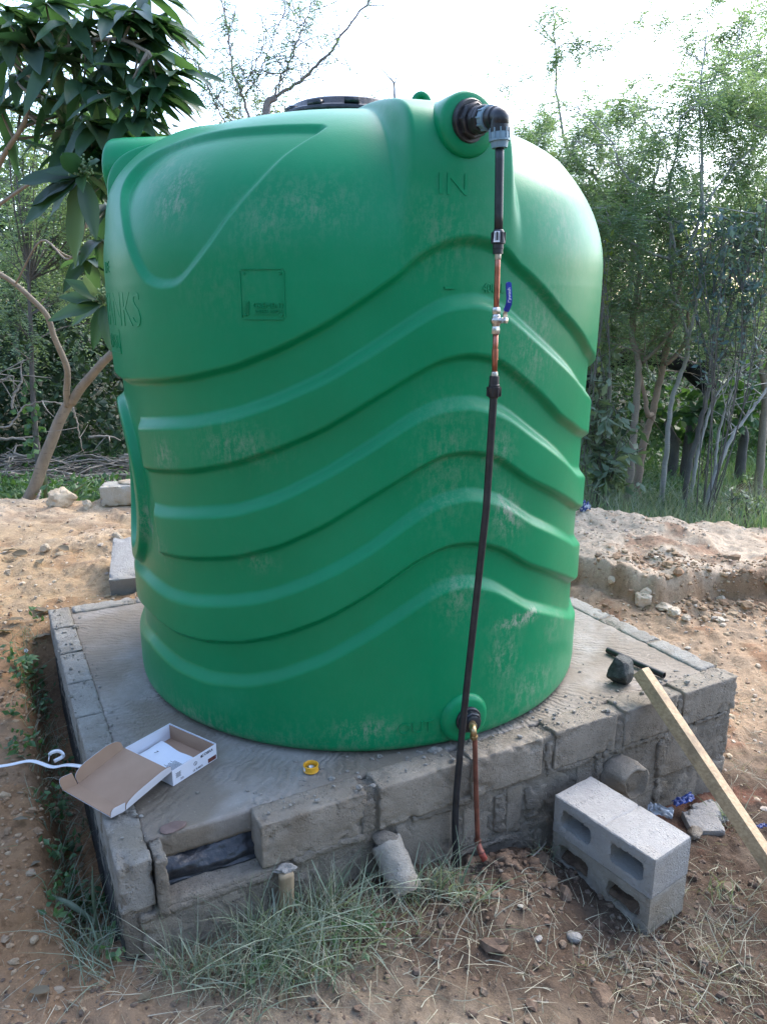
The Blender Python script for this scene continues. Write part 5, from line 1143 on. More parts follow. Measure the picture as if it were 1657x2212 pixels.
trees = []
for k, d in enumerate(right):
    tb, fb = MB(), MB(); P = wobble(trace(d['p'], c5, d['Y']), gR, .004); d['r'] *= .8; tube(tb, P, np.linspace(d['r'], d['r'] * .35, len(P)), 9)
    nodes = [(P[len(P) // 2:], d['r'] * .5)]
    for f in d['f']:
        Q = wobble(trace(f, c5, (d['Y'][1], d['Y'][1] + gR.uniform(-.4, .4)), False), gR, .005); PA_ = np.vstack([P] + [n_0[0] for n_0 in nodes]); j = np.argmin(np.linalg.norm(PA_ - Q[0], axis=1)); Q[0] = PA_[j]; tube(tb, Q, np.linspace(d['r'] * .55, d['r'] * .15, len(Q)), 7); nodes.append((Q[2:], d['r'] * .3))
    for _ in range(10 if 'bare' in d['n'] else 16):                 # fine twigs
        S, rr_0 = nodes[gR.integers(len(nodes))]; p = S[gR.integers(len(S))]; branch(tb, p, p + rand_dirs(1, gR, .5)[0] * gR.uniform(.25, .7), .006, .0015, gR, -.1, 4)
    trees.append((d, tb, fb, nodes, P[0]))
ytop = lambda x: np.interp(x, [1080, 1110, 1150, 1190, 1225, 1260, 1300, 1340, 1400, 1450, 1500, 1560, 1700], [270, 290, 250, 200, 170, 260, 235, 210, 160, 110, 60, 0, -20])
feather = [t for t in trees if 'feathery' in t[0]['n']]
cf = c_feather(.155, 7, .036, .0125, .55)
def nearest_node(tr, p):
    best = None
    for S, rr_0 in tr[3]:
        dd = np.linalg.norm(S - p, axis=1) + np.where(S[:, 2] > p[2], .4, 0); j = dd.argmin()
        if best is None or dd[j] < best[0]: best = (dd[j], S[j])
    return best
nb_ = 0
while nb_ < 190:
    x = gR.uniform(1075, 1720); y = gR.uniform(-60, 760); yt = ytop(x)
    if y < yt: continue
    if y < yt + 150 and gR.random() < .55: continue
    if y > 620 and gR.random() < .45: continue
    yy = gR.uniform(6.5, 9.4); c = PY(x, y, yy); c_ = [(nearest_node(t, c), t) for t in feather]; bn, tr = min(c_, key=lambda q: q[0][0])
    P = branch(tr[1], bn[1], c, .006, .0025, gR, -.15, 4)
    clump(tr[1], tr[2], c, gR.uniform(.28, .45), gR, 9, 10 if y > yt + 150 else 6, cf, .0025, P, up=.15); nb_ += 1; tr[3].append((P[2:], .004))
for _ in range(60):                                        # fuller crown over the tank's right shoulder
    x = gR.uniform(1085, 1390); y = max(gR.uniform(215, 560), ytop(x) + 15); c = PY(x, y, gR.uniform(7.6, 9.6)); bn, tr = min([(nearest_node(t, c), t) for t in feather], key=lambda q: q[0][0])
    P = branch(tr[1], bn[1], c, .006, .0025, gR, -.15, 4); clump(tr[1], tr[2], c, gR.uniform(.24, .38), gR, 9, 9, cf, .0025, P, up=.1); tr[3].append((P[2:], .004))
for x, y, n in [(1195, 20, 5), (1190, 60, 6), (1205, 100, 7), (1200, 135, 7), (1270, 100, 8), (1310, 110, 7), (1095, 190, 5), (1125, 130, 3), (1060, 160, 2), (1395, 30, 4), (1440, 55, 6), (1540, 20, 9), (1560, 90, 9), (1600, 60, 8), (1480, 90, 6)]:
    c = PY(x, y, 8.2); bn, tr = min([(nearest_node(t, c), t) for t in feather if 'pale twiggy' not in t[0]['l']], key=lambda q: q[0][0]); P = branch(tr[1], bn[1], c, .004, .0018, gR, -.2, 4); clump(tr[1], tr[2], c, .19, gR, n, 7, cf, .002, P, up=.1); tr[3].append((P[2:], .004))
for d, tb, fb, nodes, base in trees: tree_thing(d['n'], d['l'], 'tree' if 'feathery' in d['n'] else 'sapling', base, tb, fb, M[d['b']], M['lf_feather'], 'slender trees on the right' if 'feathery' in d['n'] else 'bare stems on the right')

# charred bent trunk and stumps
def log_thing(name, label, cat, pts, rad, mat, conv=c5, Ys=(8.4, 8.4), ground=False):
    P = trace(pts, conv, Ys, ground); tb = MB(); tube(tb, P, np.interp(np.linspace(0, 1, len(P)), np.linspace(0, 1, len(rad)), rad), 12)
    for k in range(len(tb.v)): tb.v[k] = tb.v[k] + fbm(tb.v[k] * 9, 3, 3)[:, None] * .02 * np.array([1, 1, 1])
    return tag(tb.build(name, M[mat], None, P[0]), label, cat)
log_thing('fallen_log', 'thick charred black trunk arching across between the right trees', 'fallen trunk', [(560, 800), (640, 740), (700, 670), (790, 635), (920, 640), (1050, 655), (1150, 690), (1230, 745), (1300, 820), (1330, 900)], [.07, .085, .09, .09, .085, .095, .09, .07], 'bark_black', Ys=(8.5, 8.7))
log_thing('fallen_log', 'charred black limb rising right from the arched trunk', 'fallen trunk', [(1190, 720), (1290, 690), (1350, 640), (1410, 590)], [.07, .075, .06, .045], 'bark_black', Ys=(8.6, 8.4))
for pts, r, lab in [([(1180, 1180), (1185, 1120), (1195, 1040)], [.065, .055, .035], 'short charred stump between the grey stemmed tree and the thin pale stem'), ([(1100, 1160), (1075, 1080), (1045, 1030)], [.055, .045, .03], 'leaning burnt stump left of the short charred stump'),
                    ([(1510, 1170), (1520, 1110), (1510, 1050)], [.06, .05, .03], 'dark burnt stump under the broad leaves at the right')]:
    log_thing('burnt_stump', lab, 'stump', pts, r, 'bark_dark', Ys=(8.6, 8.6), ground=True)['group'] = 'burnt stumps'

# shrubs on the right
def shrub(name, label, cat, blobs, cards, fm, seed, bm='bark_dark', per=16, twigs=10, group=None, stems=True):
    g = np.random.default_rng(seed); tb, fb = MB(), MB(); cs = [PY(x, y, yy) for x, y, yy, r in blobs]
    bx_ = np.mean([c[0] for c in cs]); by_ = np.mean([c[1] for c in cs]); base = np.array([bx_, by_, gz(bx_, by_)])
    for c, (x, y, yy, r) in zip(cs, blobs):
        P = branch(tb, base + g.normal(size=3) * [.06, .06, 0], c, .006, .002, g, -.2, 5); clump(tb, fb, c, r, g, twigs, per, cards, .004, P, up=.05)
    return tree_thing(name, label, cat, base, tb, fb, M[bm], M[fm], group)
shrub('pale_leaved_shrub', 'shrub with pale drooping leaves pressed against the right side of the tank', 'shrub', [(1300, 770, 6.6, .2), (1290, 850, 6.5, .26), (1325, 880, 6.4, .26), (1300, 930, 6.4, .28), (1340, 950, 6.3, .25), (1290, 990, 6.3, .26), (1335, 1000, 6.3, .24), (1270, 890, 6.7, .25)], c_leaf(.115, .048, .6), 'lf_pale', 201, per=9, twigs=9)
shrub('blue_green_shrub', 'blue green shrub rising behind the tank edge under the feathery tree', 'shrub', [(1300, 480, 9.0, .35), (1320, 560, 9.0, .35), (1310, 630, 9.0, .4), (1345, 600, 9.2, .35), (1300, 700, 9.0, .4), (1290, 540, 9, .3)], c_leaf(.06, .032, .1), 'lf_blue', 202)
shrub('blue_green_shrub', 'blue green shrub filling the right picture edge above the broad leaves', 'shrub', [(1560, 470, 6.5, .32), (1610, 510, 6.5, .36), (1540, 530, 6.5, .3), (1590, 580, 6.5, .36), (1640, 450, 6.5, .34), (1630, 620, 6.5, .35), (1500, 500, 6.5, .25), (1560, 640, 6.5, .3), (1650, 560, 6.5, .3)], c_leaf(.06, .034, .1), 'lf_blue', 203, per=13)
shrub('yellow_green_sapling', 'small yellow green leafy sapling tight against the tank edge', 'shrub', [(1302, 545, 6.4, .10), (1300, 590, 6.4, .09), (1308, 520, 6.4, .08)], c_leaf(.06, .03, .0), 'lf_yellow', 204, per=7, twigs=6)
shrub('broad_leaved_bush', 'broad leaved dark bush under the right trees', 'bush', [(1500, 870, 8.4, .35), (1560, 850, 8.5, .4), (1610, 880, 8.4, .4), (1540, 900, 8.2, .35), (1450, 880, 8.8, .35), (1640, 830, 8.4, .35), (1390, 860, 9.2, .3)], c_leaf(.13, .11, .3), 'lf_mid', 205, per=8, twigs=9)
shrub('grey_green_herb', 'pale grey green herb on the meadow at the right picture edge', 'shrub', [(1610, 1075, 6.0, .16), (1640, 1095, 5.9, .14), (1580, 1060, 6.1, .12)], c_leaf(.05, .02, .2), 'lf_pale', 206, per=9, twigs=8)

# thickets closing the view: foliage that reads as one mass
def thicket(name, spec, cards, mat, seed):
    g = np.random.default_rng(seed); fb = MB(); tb = MB()
    for (x0, x1), (y0, y1), (z0, z1), n, per, r in spec:
        for _ in range(n):
            x = g.uniform(x0, x1); y = g.uniform(y0, y1); h = z0 + (z1 - z0) * (1 - g.random() ** 1.3) * (1 + .25 * math.sin(x * 1.7 + seed)); c = np.array([x, y, gz(x, y) + h])
            dd = rand_dirs(per, g, .1); P = c + dd * (g.uniform(.2, 1, (per, 1)) ** .5) * r; cards(fb, P, norm(dd + rand_dirs(per, g) * .8), g)
    return kind(fb.build(name, M[mat], smooth=False), 'stuff')
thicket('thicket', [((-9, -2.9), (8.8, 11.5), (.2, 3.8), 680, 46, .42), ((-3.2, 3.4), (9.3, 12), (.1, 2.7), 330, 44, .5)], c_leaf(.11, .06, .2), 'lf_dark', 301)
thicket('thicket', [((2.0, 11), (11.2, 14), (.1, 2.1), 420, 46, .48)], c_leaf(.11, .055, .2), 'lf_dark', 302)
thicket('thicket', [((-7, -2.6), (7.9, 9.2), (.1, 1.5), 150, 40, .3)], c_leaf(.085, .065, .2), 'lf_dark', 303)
thicket('sun_tinted_thicket', [((2.8, 6.5), (14.2, 15.5), (1.4, 3.6), 150, 40, .4), ((-6.5, -3.6), (11.8, 12.5), (1.6, 3.4), 60, 34, .4)], c_leaf(.10, .05, .2), 'lf_yellow', 304)  # sunshine on these bushes is put into their yellow leaf colour
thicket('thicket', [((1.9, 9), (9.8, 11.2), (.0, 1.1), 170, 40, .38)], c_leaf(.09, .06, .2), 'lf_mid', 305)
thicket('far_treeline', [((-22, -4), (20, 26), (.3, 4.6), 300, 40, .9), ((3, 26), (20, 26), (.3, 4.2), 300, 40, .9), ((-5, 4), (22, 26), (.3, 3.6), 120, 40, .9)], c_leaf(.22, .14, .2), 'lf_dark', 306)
thicket('fern_foliage', [((-6.2, -3.0), (7.6, 9.0), (.9, 3.1), 90, 9, .35)], c_feather(.24, 9, .05, .018, .6), 'lf_feather', 307)

# unseen bush added behind the camera to cut front skylight and darken tank reflections
thicket('offscreen_bush', [((-16, 16), (-9.5, -6.5), (.2, 5.2), 900, 34, .7), ((-13, -9), (-7, 6), (.2, 4.5), 300, 30, .7)], c_leaf(.24, .16, .2), 'lf_dark', 308)

# left: big leaved tree overhanging the tank
gB = np.random.default_rng(55); tb, fb, bb_, bb2_ = MB(), MB(), MB(), MB()
T1 = trace([(330, 1775), (430, 1560), (520, 1290), (620, 1040), (700, 830), (800, 640), (870, 560)], cl, (5.62, 5.5)); tube(tb, T1, np.linspace(.048, .036, len(T1)), 14)
T2 = np.vstack([trace([(850, 600), (960, 430), (1080, 290), (1200, 150), (1350, 0)], cl, (5.5, 5.2), False), [PY(300, 640, 5.0), PY(340, 560, 4.9)]]); tube(tb, T2, np.linspace(.034, .025, len(T2)), 12)
T3 = trace([(800, 640), (790, 480), (800, 330), (790, 180), (720, 0), (640, -180), (560, -420), (380, -620), (150, -820), (-80, -960)], cl, (5.5, 5.0), False); tube(tb, T3, np.linspace(.024, .015, len(T3)), 12)
T4 = smooth_path([T3[-1], PY(-40, 470, 4.7), PY(5, 345, 4.3), PY(55, 262, 4.0), PY(72, 170, 3.9), PY(150, 100, 3.8), PY(255, 85, 3.7), PY(320, 112, 3.6)], 6); tube(tb, T4, np.linspace(.015, .007, len(T4)), 9)
T5 = smooth_path([T4[6], PY(60, 400, 4.1), PY(120, 370, 3.8), PY(175, 384, 3.55)], 6); tube(tb, T5, np.linspace(.010, .005, len(T5)), 7)
T6 = smooth_path([T2[-3], PY(300, 600, 4.3), PY(262, 600, 3.9), PY(228, 652, 3.6)], 6); tube(tb, T6, np.linspace(.007, .004, len(T6)), 7)
T7 = smooth_path([T3[-8], PY(90, 520, 4.6), PY(150, 560, 4.2), PY(190, 470, 4.0), PY(200, 300, 3.8)], 6); tube(tb, T7, np.linspace(.006, .004, len(T7)), 7)
allb = np.vstack([T4, T5, T7])
ros = [(270, 205, 3.6), (335, 125, 3.6), (235, 100, 3.7), (150, 50, 3.8), (62, 55, 3.85), (292, 28, 3.7), (368, 160, 3.6), (118, 130, 3.8), (15, 25, 3.9), (195, 262, 3.7), (290, 255, 3.6), (110, 215, 3.95), (180, 180, 3.7), (318, 205, 3.6),
       (70, 105, 3.9), (250, 45, 3.7), (345, 60, 3.75), (20, 90, 3.95), (200, 20, 3.8), (100, 10, 3.9), (215, 150, 3.75), (290, 160, 3.65), (160, 110, 3.8), (350, 195, 3.62), (230, 210, 3.9), (300, 90, 3.8), (-20, 60, 4.0), (40, 160, 4.1), (320, -10, 3.8), (160, 310, 3.9), (240, 300, 3.8), (215, 330, 3.9), (0, 230, 4.1), (60, 200, 4.2), (130, 60, 4.2), (180, 90, 4.2), (30, 300, 4.4), (110, 290, 4.3), (-10, 130, 4.3), (220, 20, 4.2), (280, 70, 4.1), (90, 30, 4.3), (330, 40, 3.9), (210, 200, 4.1), (150, 180, 4.2), (300, 290, 3.9), (140, 250, 4.2), (215, 275, 3.7), (150, 345, 3.9), (235, 440, 4.3), (222, 520, 4.3), (240, 350, 3.9), (190, 560, 4.5)]
def rosette(c, n, g, bias, Ls=(.15, .23), spread=.9):
    for k in range(n):
        a = 2 * math.pi * (k + g.uniform(-.3, .3)) / n; d = np.array([math.cos(a), math.sin(a) * .8, g.uniform(-.35, .35)]) * spread + np.asarray(bias); L = g.uniform(*Ls)
        nrm = np.array([g.normal() * .3, g.normal() * .3 - .2, 1.]); big_leaf(fb, c, d, nrm / np.linalg.norm(nrm), L, L * g.uniform(.30, .40), g, g.uniform(.05, .55))
for x, y, yy in ros:
    c = PY(x, y, yy); j = np.linalg.norm(allb - c, axis=1).argmin(); branch(tb, allb[j], c, .008, .004, gB, .1, 6); rosette(c, gB.integers(8, 12), gB, (.55, -.1, -.14), (.16, .25))
cA_ = PY(178, 380, 3.55); cB_ = PY(226, 655, 3.6)
for c, lst in ((cA_, [((40, 395), .03), ((75, 440), .1), ((110, 470), .15), ((165, 555), .1), ((205, 500), .0), ((100, 370), .0), ((215, 345), -.1), ((135, 330), -.2), ((60, 480), .1)]), (cB_, [((140, 600), 0), ((130, 640), .05), ((112, 690), .0), ((205, 742), .0), ((238, 745), -.05), ((240, 600), .1), ((160, 700), .1), ((255, 690), .1), ((180, 590), -.1)])):
    for (x, y), dy in lst:
        e = PY(x, y, c[1] + dy - .03); d = e - c; L = np.linalg.norm(d); nrm = np.array([gB.normal() * .15, -.75, .6]); big_leaf(fb, c + d / L * .01, d + [0, 0, .1 * L], nrm / np.linalg.norm(nrm), L * 1.0, L * .36, gB, .12)
    rosette(c, 5, gB, (0, .4, .1), (.12, .16))
    for _ in range(70):
        q = c + np.array([.012, -.03, .03]) + gB.normal(size=3) * [.022, .016, .016]; V, F = sphere_pts(6, 4); (bb_ if c is cA_ else bb2_).add(V * .0058 + q, F)
for k, (x, y, yy) in enumerate([(250, 330, 4.0), (215, 420, 4.1), (205, 360, 4.0), (180, 320, 3.9), (245, 385, 4.1), (150, 290, 4.0), (125, 270, 4.0), (270, 290, 3.9)]):
    c = PY(x, y, yy); j = np.linalg.norm(allb - c, axis=1).argmin(); branch(tb, allb[j], c, .006, .003, gB, .1, 5); rosette(c, 7, gB, (0, .1, -.2), (.10, .16))
bt = tree_thing('broad_leaved_tree', 'tree with forked tan trunk and big dark leaves overhanging the left of the tank', 'tree', T1[0], tb, None, M['bark_tan'], None)
cr_ = fb.build('crown', M['lf_big'], bt, T1[0], smooth=True); bb_.build('flower_bud', M['buds'], bt, cA_); bb2_.build('flower_bud', M['buds'], bt, cB_)

# thin dark sapling and feathery growth behind it on the left
gL = np.random.default_rng(77); tb, fb = MB(), MB()
Q = trace([(465, 1350), (440, 1100), (415, 850), (400, 600), (385, 300), (378, 0), (370, -300), (350, -700), (370, -1100)], cl, (6.4, 6.4)); tube(tb, Q, np.linspace(.030, .012, len(Q)), 9)
for x, y in [(30, 640), (110, 620), (60, 560), (150, 560), (20, 480), (190, 560), (100, 470), (205, 700), (160, 480), (60, 420), (30, 380), (130, 420), (190, 640), (230, 560), (15, 560), (190, 450), (80, 350), (20, 320), (30, 250), (110, 200), (60, 120), (180, 280), (150, 60), (20, 60), (90, 280), (210, 350), (225, 480), (40, 700), (150, 640)]:
    c = PY(x, y, gL.uniform(6.2, 7.2)); j = np.linalg.norm(Q - c, axis=1).argmin(); P = branch(tb, Q[max(0, j - 4)], c, .009, .003, gL, -.1, 5); clump(tb, fb, c, .30, gL, 8, 7, c_feather(.17, 8, .034, .013, .5), .003, P)
tree_thing('thin_sapling', 'thin dark stemmed sapling with feathery leaves left of the forked trunk', 'tree', Q[0], tb, fb, M['bark_dark'], M['lf_feather'])
vb = MB(); P = Q[(Q[:, 2] > .05) & (Q[:, 2] < .75)]
pp_ = P[gL.integers(len(P), size=70)] + gL.normal(size=(70, 3)) * [.05, .04, .05]; leaf_cards(vb, pp_, rand_dirs(70, gL, -.3), norm(np.array([0, -1, .4]) + gL.normal(size=(70, 3)) * .3), .06, .055, .15)
tag(vb.build('climbing_vine', M['lf_mid'], None, P[0], smooth=False), 'light green vine leaves climbing the thin dark sapling', 'vine')

# thorn tree with sparse fine branches above the tank
gA = np.random.default_rng(88); tb, fb = MB(), MB(); YA = 6.6
bs = PY(585, 400, YA); bs = np.array([bs[0], YA, gz(bs[0], YA)]); P0 = smooth_path([bs, PY(590, 700, YA), PY(600, 420, YA), PY(*ct(600, 740), YA), PY(*ct(665, 640), YA)], 6); tube(tb, P0, np.linspace(.06, .022, len(P0)), 10)
brs = [([(665, 640), (850, 510), (1010, 350), (1110, 220), (1280, 0), (1400, -120)], .022), ([(640, 660), (700, 500), (750, 430), (800, 290), (870, 110), (905, -20), (930, -120)], .013), ([(680, 600), (740, 450), (790, 300), (860, 130)], .009),
       ([(490, 790), (440, 620), (385, 490), (360, 330), (350, 230), (330, 120), (290, -30)], .018), ([(460, 640), (560, 480), (620, 330), (690, 150), (770, 0)], .009), ([(440, 600), (520, 440), (600, 260)], .006), ([(330, 815), (240, 640), (180, 490), (90, 350), (-20, 260)], .010), ([(360, 790), (290, 660), (200, 560), (120, 400)], .006), ([(600, 640), (480, 510), (400, 420)], .005)]
for pts, r in brs:
    r *= .6; S = wobble(trace(pts, ct, (YA, YA + gA.uniform(-.5, .3)), False), gA, .006); tube(tb, S, np.linspace(r, r * .3, len(S)), 7)
    if pts[0][0] in (490, 330, 360): P_s = smooth_path([P0[-8], (P0[-8] + S[0]) / 2 - [0, 0, .03], S[0]], 5); tube(tb, P_s, r, 6)
    for k in range(int(len(S) * 1.3)):
        i = gA.integers(len(S) // 6, len(S)); d = rand_dirs(1, gA, .1)[0]; e = S[i] + d * gA.uniform(.12, .35); Pq = branch(tb, S[i], e, .0035, .0015, gA, -.1, 4)
        n = gA.integers(3, 8); pp_ = Pq[gA.integers(1, len(Pq), n)]; frond_cards(fb, pp_, norm(d * .5 + rand_dirs(n, gA)), gA, gA.uniform(.05, .11, n), 5, .020, .008, .3)
tree_thing('thorn_tree', 'sparse thorn tree with long bare branches reaching up above the tank lid', 'tree', bs, tb, fb, M['bark_lilac'], M['lf_acacia'])
shrub('round_crowned_tree', 'yellow green rounded treetop peeking over the tank top beside the thorn tree', 'tree', [(*ct(420, 740), 9.5, .35), (*ct(520, 700), 9.5, .42), (*ct(620, 690), 9.5, .4), (*ct(560, 760), 9.5, .45), (*ct(330, 780), 9.5, .3), (*ct(680, 740), 9.5, .35), (*ct(640, 640), 9.5, .25)], c_feather(.14, 6, .034, .014, .4), 'lf_yellow', 207, per=9, twigs=10)
shrub('low_treetop', 'wispy blue green treetop just left of the lid on the skyline', 'tree', [(*ct(780, 680), 8.5, .2), (*ct(1160, 650), 8.5, .25), (*ct(1220, 660), 8.5, .2), (*ct(1330, 610), 8.5, .18), (*ct(720, 700), 8.6, .2)], c_feather(.13, 6, .03, .012, .4), 'lf_acacia', 208, per=5, twigs=7)
tb = MB()
S = trace([(1455, 760), (1445, 640), (1440, 550), (1400, 500), (1345, 440)], ct, (7.5, 7.5), False); tube(tb, S, np.linspace(.012, .003, len(S)), 6); S2 = trace([(1442, 560), (1465, 480), (1485, 400)], ct, (7.5, 7.5), False); tube(tb, S2, np.linspace(.006, .002, len(S2)), 5)
b0 = S[0].copy(); b0[2] = gz(b0[0], b0[1]); tube(tb, smooth_path([b0, (b0 + S[0]) / 2 + [.08, 0, 0], S[0]], 6), .016, 7)
tag(tb.build('bare_sapling', M['bark_dark'], None, b0), 'thin bare forked twig tip beside the green lifting lug', 'sapling')

# brushwood pile and dead branches on the left
gW = np.random.default_rng(66); bw = MB()
for _ in range(420):
    x = gW.uniform(-4.6, -1.9); y = gW.uniform(6.9, 8.3); z = gz(x, y) + gW.uniform(.0, .36) * (1 - abs(y - 7.6) * .9); a = gW.normal() * .45 + (0 if gW.random() < .8 else 1.3); L = gW.uniform(.3, 1.1)
    d = np.array([math.cos(a), math.sin(a), gW.normal() * .12]); P = np.array([np.array([x, y, z]) + d * L * t + gW.normal(size=3) * .02 for t in np.linspace(-.5, .5, 6)]); tube(bw, P, np.linspace(1, .4, 6) * gW.uniform(.004, .013), 5)
kind(bw.build('brushwood', M['twig']), 'stuff')
def dead_branch(pts, Y_, r, label, seed, subs=6):
    g = np.random.default_rng(seed); tb = MB(); S = wobble(trace(pts, cl, (Y_, Y_ + .1), False), g, .004); tube(tb, S, np.linspace(r, r * .4, len(S)), 7)
    for _ in range(subs): i = g.integers(2, len(S)); branch(tb, S[i], S[i] + rand_dirs(1, g, -.1)[0] * g.uniform(.12, .4), r * .5, r * .2, g, .1, 5)
    tag(tb.build('dead_branch', M['twig'], None, S[0]), label, 'dead branch', 'dead branches on the left')
dead_branch([(150, 680), (160, 560), (210, 440), (265, 340), (250, 210), (275, 110), (355, 85)], 6.2, .011, 'crooked pale dead branch standing left of the thin sapling', 1)
dead_branch([(-40, 910), (120, 880), (200, 780), (290, 660), (460, 600), (620, 595), (740, 620), (770, 660)], 6.0, .009, 'long pale dead twig reaching right to the trunk fork', 2, 4)
dead_branch([(-60, 400), (40, 330), (165, 290)], 6.3, .010, 'short pale dead twig at the left picture edge', 3, 5)
dead_branch([(870, 660), (920, 860), (950, 1040), (1000, 1220)], 5.4, .006, 'thin dead twig hanging down from the trunk fork', 4, 2)
dead_branch([(1050, 1010), (1300, 1000), (1430, 1050)], 7.2, .014, 'grey stick lying on the brushwood beside the tank', 5, 2)
dead_branch([(-60, 1040), (150, 1030), (420, 1010)], 7.0, .018, 'thick grey stick lying across the brushwood at the left', 6, 2)
dead_branch([(430, 1770), (470, 1690), (490, 1620)], 5.5, .012, 'whitish peeled stick leaning on the foot of the forked trunk', 7, 0)

# herbs, strappy grass, meadow
def sow(n, box_, g, keep=None):
    x = g.uniform(box_[0], box_[1], n); y = g.uniform(box_[2], box_[3], n); s = (x - O2[0]) * FD[0] + (y - O2[1]) * FD[1]; t = (x - O2[0]) * BD[0] + (y - O2[1]) * BD[1]
    k = ~((s > -.01) & (s < PLIN + .01) & (t > -.02) & (t < PLIT + .01))
    if keep is not None: k &= keep(x, y, s, t)
    x, y = x[k], y[k]; return np.stack([x, y, ground_h(x, y)], -1)
gG = np.random.default_rng(44)
def tilt(n, g, a): d = g.normal(size=(n, 3)) * a; d[:, 2] = 1; return norm(d)
mb = MB(); P = sow(52000, (1.0, 8.5, 5.3, 11.5), gG, lambda x, y, s, t: (y > 5.75 - .25 * (x - 1.4)) & (vnoise(np.stack([x, y, 0 * x], -1) * 1.5, 4) > -.55)); n = len(P)
blades(mb, P, tilt(n, gG, .35), gG.uniform(.08, .30, n) * (1 + .4 * vnoise(P * 1.1, 9)), .008, gG.uniform(.1, .7, n), gG, 3); kind(mb.build('meadow_grass', M['gr_far'], smooth=False), 'stuff')
mb = MB(); P = sow(5200, (1.0, 5, 5.3, 7.2), gG, lambda x, y, s, t: (y > 5.8 - .25 * (x - 1.4))); n = len(P)
blades(mb, P, tilt(n, gG, .3), gG.uniform(.25, .55, n), .005, gG.uniform(.1, .6, n), gG, 4); kind(mb.build('tall_grass', M['gr_green'], smooth=False), 'stuff')
def herbs(name, box_, n, per, r, cards, mat, seed, keep=None, h=(.02, .25)):
    g = np.random.default_rng(seed); fb = MB(); C = sow(n, box_, g, keep); P = np.repeat(C, per, 0) + np.stack([g.normal(size=len(C) * per) * r, g.normal(size=len(C) * per) * r, g.uniform(*h, len(C) * per)], -1)
    cards(fb, P, rand_dirs(len(P), g, .2), g); return kind(fb.build(name, M[mat], smooth=False), 'stuff')
herbs('ground_cover', (-6.5, -1.4, 5.75, 9.5), 900, 30, .16, c_leaf(.06, .035, .1), 'lf_mid', 401, lambda x, y, s, t: ~((y > 6.9) & (y < 8.0) & (vnoise(np.stack([x, y, 0 * x], -1) * 2, 3) > -.45)))
herbs('ground_cover', (1.2, 8.5, 6.4, 11), 800, 28, .2, c_leaf(.055, .032, .1), 'lf_mid', 402, lambda x, y, s, t: vnoise(np.stack([x, y, 0 * x], -1) * 1.2, 8) > -.2, (.0, .2))
mb = MB(); P = sow(1500, (-4.2, -1.5, 5.65, 6.9), gG); n = len(P); blades(mb, P, tilt(n, gG, .5), gG.uniform(.12, .38, n), .016, gG.uniform(.5, 1.3, n), gG, 5); kind(mb.build('strappy_grass', M['lf_mid'], smooth=False), 'stuff')
bl = MB()
for px, py_, ex_, ey_, w_l in [(112, 1060, 92, 985, .045), (120, 1010, 135, 1075, .02), (196, 1075, 192, 1040, .022), (30, 1065, 60, 1020, .02), (5, 1080, 55, 1060, .02)]:
    a = PY(100 + (px - 100) * .25, 1092, 5.75); b = PY(ex_, ey_, 5.65); S = smooth_path([a, (a + b) / 2 + [.02, -.05, .02], b], 7); ribbon(bl, S, (1, .3, 0), np.concatenate([np.linspace(.3, 1, 8), np.linspace(1, .15, len(S) - 8)]) * w_l, .001)
tag(bl.build('strap_leaf_plant', M['lf_pale'], None, PY(100, 1090, 5.7)), 'plant with one broad pale upright leaf by the foot of the forked trunk', 'plant')

# foreground grass
def tuft(mb, px, py_, z, n, H, spread, g, lean=(0, 0), w_=.0028, bend=.6, til=.35):
    c = PZ(px, py_, z); x = c[0] + g.normal(size=n) * spread; y = c[1] + g.normal(size=n) * spread * .8; s = (x - O2[0]) * FD[0] + (y - O2[1]) * FD[1]; t = (x - O2[0]) * BD[0] + (y - O2[1]) * BD[1]
    k = ~((t > -.04) & (s > -.02) & (s < PLIN)); x, y = x[k], y[k]; n = len(x)
    if n == 0: return
    P = np.stack([x, y, ground_h(x, y) - .004], -1); D = g.normal(size=(n, 3)) * til; D[:, 0] += lean[0]; D[:, 1] += lean[1]; D[:, 2] = 1
    blades(mb, P, norm(D), H * g.uniform(.45, 1.15, n), w_ * g.uniform(.6, 1.5, n), bend * g.uniform(.3, 1.6, n), g, 6)
gF = np.random.default_rng(33); fg = MB(); fd = MB()
